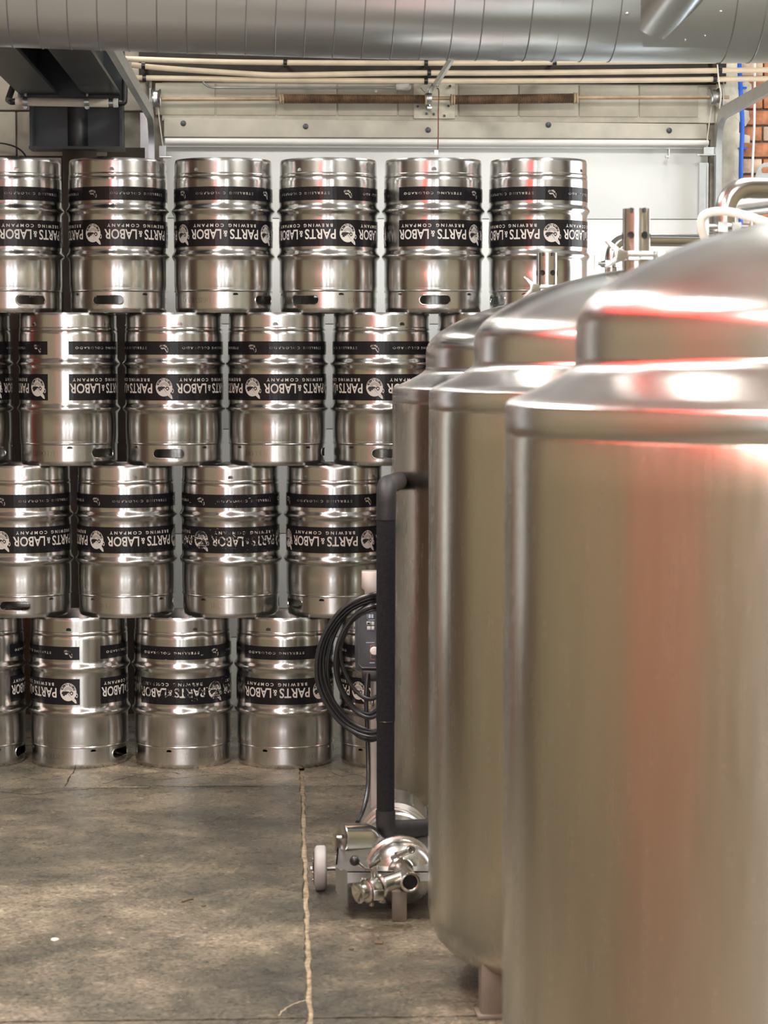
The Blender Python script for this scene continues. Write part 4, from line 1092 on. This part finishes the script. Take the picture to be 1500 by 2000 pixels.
# overhead door tracks, each a bent galvanized channel
def track(px_v, px_top, label, sgn):
    b0 = PW(px_v, 300, .07); zt = PW(px_v, 226, .07).z
    base = Vector((b0.x, b0.y, .02)); top = Vector((b0.x, b0.y, zt)); far = Vector((b0.x, b0.y, zt)) - VY * 2.4
    o = thing('door_track', base, label, 'track', 'overhead door tracks')
    pth = elbow([base, top, far], .16, 10)
    w_, t_ = .026, .0025
    pr = [(-.012, -w_), (.014, -w_), (.014, -w_ + .008), (.012, -w_ + .008), (.012, -w_ + t_), (-.012 + t_, -w_ + t_), (-.012 + t_, w_ - t_), (.012, w_ - t_), (.012, w_ - .008), (.014, w_ - .008), (.014, w_), (-.012, w_)]
    pr = [(-a * sgn, b) for a, b in pr]
    mb = MB(); m = len(pr); vs = []; n = len(pth)
    for i, p in enumerate(pth):
        t = (pth[min(i + 1, n - 1)] - pth[max(i - 1, 0)]).normalized(); side = UX; uu = t.cross(side).normalized()
        for a, b in pr: vs.append(p + side * a + uu * b)
    fs = [(i * m + k, i * m + (k + 1) % m, (i + 1) * m + (k + 1) % m, (i + 1) * m + k) for i in range(n - 1) for k in range(m)]
    mb.add(vs, fs + [tuple(range(m))[::-1], tuple((n - 1) * m + k for k in range(m))]); mb.build('track_channel', M_GALV, o, 25)
    an = MB(); c = PW(px_v - 14 * sgn * -1 * -1, 300, .0)
    an.sweep([Vector((c.x, c.y, .02)), Vector((c.x, c.y, zt + .02))], [(-.02, 0), (.02, 0), (.02, .003), (-.017, .003), (-.017, .06), (-.02, .06)], (0, 1, 0)); an.build('wall_angle', M_GALV, o, 0)
    for k in range(6):
        MB().cyl(Vector((c.x, c.y, .3 + .42 * k)) - VY * .0, Vector((c.x, c.y, .3 + .42 * k)) - VY * .014, .008, 6).build('track_bolt', M_DARKSTEEL, o, 20)
    rod = far - VY * -.2
    MB().cyl(rod + Vector((0, 0, .02)), Vector((rod.x, rod.y, CEIL)), .006, 8).build('hanger_rod', M_GALV, o)
track(297, 226, 'galvanized door track bending up beside the dark steel beam, left of the door', 1)
track(1402, 226, 'galvanized door track curving out beside the blue pipe, right of the door', -1)

# dark steel beam and column at the upper left
zb_ = PW(130, 180, .42).z
bmg = thing('steel_beam', PW(130, 180, .35), 'dark grey double steel beam running out from the wall at upper left', 'beam')
uA, uB, uC, uD = [to_uv(PW(x, 180, .42))[0] for x in (33, 107, 160, 231)]
def rb(name, u0, u1, v0, v1, z0, z1, mat, par): return rbox(MB(), u0, u1, v0, v1, z0, z1).build(name, mat, par, 0)
rb('flange', uA, uB, .30, 2.5, zb_, zb_ + .016, M_DARKSTEEL, bmg); rb('flange', uC, uD, .30, 2.5, zb_, zb_ + .016, M_DARKSTEEL, bmg)
rb('web', (uA + uB) / 2 - .006, (uA + uB) / 2 + .006, .30, 2.5, zb_ + .016, zb_ + .22, M_DARKSTEEL, bmg); rb('web', (uC + uD) / 2 - .006, (uC + uD) / 2 + .006, .30, 2.5, zb_ + .016, zb_ + .22, M_DARKSTEEL, bmg)
rb('top_flange', uA, uD, .30, 2.5, zb_ + .22, zb_ + .236, M_DARKSTEEL, bmg)
rb('end_plate', uA - .01, uD + .02, .28, .30, zb_ - .02, zb_ + .236, M_DARKSTEEL, bmg)
stc = thing('steel_column', Vector((PW(148, 250, .28).x, PW(148, 250, .28).y, 0)), 'dark blue grey steel column cap with lip, behind the cream pipe at upper left', 'column')
c0, c1 = to_uv(PW(56, 250, .28))[0], to_uv(PW(238, 250, .28))[0]
z0_, z1_ = PW(150, 284, .28).z, PW(150, 205, .28).z
rb('cap_web', c0, c1, .12, .16, z0_, zb_ - .02, M_DARKSTEEL, stc)
rb('cap_lip', c0 - .004, c1 + .006, .10, .25, z0_ - .012, z0_, M_DARKSTEEL, stc)
rb('cap_flange', c0, c0 + .012, .12, .25, z0_, zb_ - .02, M_DARKSTEEL, stc); rb('cap_flange', c1 - .012, c1, .12, .25, z0_, zb_ - .02, M_DARKSTEEL, stc)
cc = room((c0 + c1) / 2 - .0, .09)
cr = room((c0 + c1) / 2, .15)
MB().lathe([(.045, z0_), (.045, zb_ - .02)], 24, Matrix.Translation((cr.x, cr.y, 0))).build('cap_rib', M_DARKSTEEL, stc)
MB().cyl(Vector((cc.x, cc.y, 0)), Vector((cc.x, cc.y, z0_ - .012)), .075, 28).build('post', M_WALLDARK, stc)
# cream drain pipe in front of the cap
dp = thing('drain_pipe', PW(130, 200, .36), 'short cream drain pipe with hangers across the dark column cap', 'pipe')
MB().cyl(PW(30, 198, .36), PW(212, 201, .36), .0185, 20, .002).build('pipe_run', M_PVCWHITE, dp)
MB().cyl(PW(212, 201, .36), PW(222, 201, .36), .016, 16).build('silver_sleeve', M_GALV, dp)
MB().cyl(PW(221, 201, .36), PW(231, 201, .36), .0195, 16, .002).build('coupling', M_WHITEPL, dp)
MB().tube(elbow([PW(230, 201, .36), PW(243, 202, .36), PW(244, 150, .34)], .02, 6), .013, 14).build('riser', M_BLACK, dp)
MB().tube(elbow([PW(32, 198, .36), PW(22, 199, .36), PW(16, 195, .30), PW(32, 150, .26)], .015, 6), .014, 14).build('elbow_riser', M_BLACK, dp)
for x in (50, 170):
    c = PW(x, 199, .36)
    MB().lathe_ab(c - UX * .010, c + UX * .010, [(.019, 0), (.023, 0), (.023, .02), (.019, .02)], 18).cyl(c + Vector((0, 0, .022)), Vector((c.x, c.y, zb_)), .006, 8).cyl(c - Vector((0, 0, .022)) - VY * .012, c - Vector((0, 0, .022)) + VY * .012, .010, 10).build('pipe_hanger', M_GALV, dp, 30)
brp = thing('brown_riser', PW(238, 170, .16), 'short brown vertical pipe between the dark beam and the left door track', 'pipe')
MB().cyl(PW(238, 140, .2), PW(241, 200, .2), .014, 14).build('pipe_run', M_RUSTSHAFT, brp)
MB().cyl(PW(246, 165, .2), PW(247, 200, .2), .005, 8).build('thin_pipe', M_PVC, brp)
wire = tag(MB().tube(smooth_path([PW(-15, 278, .1), PW(10, 281, .1), PW(30, 287, .1), PW(42, 295, .1), PW(50, 306, .1), PW(54, 330, .1)], 6), .0035, 8).build('black_cable', M_BLACKRUB, None), 'thin black cable curving down the block wall at the left edge', 'cable')

# right hand wall gear
blu = thing('water_pipe', PW(1450, 352, .05), 'bright blue plastic water pipe clipped to the brick wall', 'pipe')
MB().tube(smooth_path([PW(1444, 105, .06), PW(1445, 150, .05), PW(1448, 200, .05), PW(1450, 250, .05), PW(1448, 300, .05), PW(1447, 352, .05), PW(1446, 560, .05)], 6), .0098, 14).build('pipe_run', M_BLUE, blu)
for y in (172, 290): MB().box(PW(1450, y, .035), (.034, .03, .008), M=RMAT).build('pipe_clip', M_BLUE, blu, 30)
tag(MB().tube(smooth_path([PW(1475, 105, .04), PW(1474, 160, .04), PW(1473, 250, .04), PW(1469, 352, .04), PW(1467, 560, .04)], 6), .0055, 12).build('wall_conduit', M_WHITEPL, None), 'thin white conduit on the brick beside the blue pipe', 'conduit')
tag(MB().tube(smooth_path([PW(1401, 125, .22), PW(1404, 160, .2), PW(1408, 185, .18), PW(1405, 212, .15)], 6), .003, 8).build('white_rope', M_PVCWHITE, None), 'loose thin white rope hanging over the cable drum at right', 'rope')
pl = thing('bracket_plate', PW(1490, 340, .2), 'rounded grey metal plate with a slot in front of the bricks', 'bracket')
o_ = [(1474, 352), (1478, 335), (1484, 323), (1492, 318), (1512, 316), (1512, 352)]
m_ = MB().prism([PW(x, y, .2) for x, y in o_], VY * .006).build('plate', M_GALV, pl, 30)
MB().prism([PW(x, y, .201) for x, y in ((1488, 336), (1487, 331), (1490, 327), (1512, 325), (1512, 338), (1490, 338))], VY * .001).build('slot', M_BRICK, pl, 0)
MB().cyl(PW(1500, 351, .196), PW(1500, 351, .0), .012, 12).build('standoff', M_GALV, pl)

# small litter on the floor
for i, (x, y, sz, mt, nm, lb) in enumerate(((107, 1836, .012, M_CHIP, 'paint_chip', 'pale oval chip on the floor at lower left'), (740, 1842, .016, M_LEAF, 'dry_scrap', 'dark curled scrap lying near the middle tank'),
                                      (686, 1855, .007, M_LEAF, 'pebble', 'tiny dark stone near the long floor joint'), (398, 1770, .008, M_LEAF, 'pebble', 'dark pebble in the middle of the bare floor'))):
    c = PZ(x, y); r_ = random.Random(i); pts = []
    for k in range(8):
        a = 2 * PI * k / 8; pts.append((c.x + math.cos(a) * sz * r_.uniform(.7, 1.1), c.y + math.sin(a) * sz * r_.uniform(.8, 1.6), .0))
    tag(MB().prism(pts, (0, 0, .004)).build(nm, mt, None, 30, .001), lb, 'debris')
c0_, c1_ = PZ(356, 1763), PZ(377, 1757)
tag(MB().tube([c0_ + Vector((0, 0, .003)), (c0_ + c1_) / 2 + Vector((0, 0, .005)), c1_ + Vector((0, 0, .003))], .0028, 8).build('twig', M_LEAF, None), 'short dark twig on the bare concrete floor', 'debris')

# ------------------------------------------------------------------ room lamps (outside the frame, seen in the steel)
for i, (x, y, z, ln, wd, wt, rz) in enumerate(LAMPS):
    o = thing('ceiling_light', (x, y, z), 'linear ceiling lamp %s of the aisle, %s' % ('left' if x < 0 else 'right', ('over the keg wall', 'over the tanks', 'over the camera', 'behind the camera', 'added to light the door header')[i // 2]), 'lamp', 'linear ceiling lamps')
    MB().box((x, y, z + .045), (wd + .06, ln + .08, .06), rz).build('housing', M_WHITEPL, o, 30, .01)
    for s in (-.5, .5):
        MB().cyl((x, y + s * ln * .8, z + .07), (x, y + s * ln * .8, CEIL), .005, 8).build('hanger_rod', M_GALV, o)
    ld_ = bpy.data.lights.new('lamp', 'AREA'); ld_.shape = 'RECTANGLE'; ld_.size = wd; ld_.size_y = ln; ld_.energy = wt; ld_.color = LAMP_COLOR
    lo = bpy.data.objects.new('lamp', ld_); COL.objects.link(lo); lo.location = (0, 0, .01); lo.parent = o
# red neon tube over the left side of the aisle: it is what the domes and kegs mirror in red
nt_ = thing('neon_tube_light', (-1.8, 0.4, 3.0), 'long red neon tube light hung over the left of the aisle', 'lamp')
MB().cyl((-1.8, -4.0, 3.0), (-1.8, 4.9, 3.0), .034, 14).build('tube', M_REDLED, nt_)
MB().box((-1.8, 0.4, 3.05), (.05, 8.9, .045)).build('housing', M_BLACK, nt_)
for y in (-3, .4, 3.8): MB().cyl((-1.8, y, 3.07), (-1.8, y, CEIL), .005, 8).build('hanger_rod', M_BLACK, nt_)
up = thing('hanging_neon_light', (-1.03, 4.8, 3.0), 'short upright red neon tube hung from the ceiling facing the kegs', 'lamp')
MB().cyl((-1.03, 4.84, 2.42), (-1.03, 4.84, 3.66), .020, 14).build('upright_tube', M_REDUP, up)
MB().box((-1.03, 4.80, 3.04), (.05, .02, 1.34)).build('backing', M_BLACK, up, 0)
MB().cyl((-1.03, 4.80, 3.70), (-1.03, 4.80, CEIL), .005, 8).build('hanger_rod', M_BLACK, up)
rp = thing('added_red_post', (-2.35, 8.75, 0), 'unseen red post added to mirror a red stripe in the far tank', 'post')
MB().box((-2.35, 8.75, CEIL / 2), (.12, .12, CEIL)).build('post_shaft', M_REDPAINT, rp, 30, .01)  # added so the far tank mirrors a vertical red stripe
# unseen dark lining added on the side walls so the keg edges mirror dark
rbox(MB(), LEFTU, LEFTU + .03, 0, 3.0, 0, CEIL).build('added_dark_lining', M_WOOD, wl, 0)
rbox(MB(), RIGHTU - .03, RIGHTU, 0, 3.0, 0, CEIL).build('added_dark_lining', M_WOOD, wr, 0)
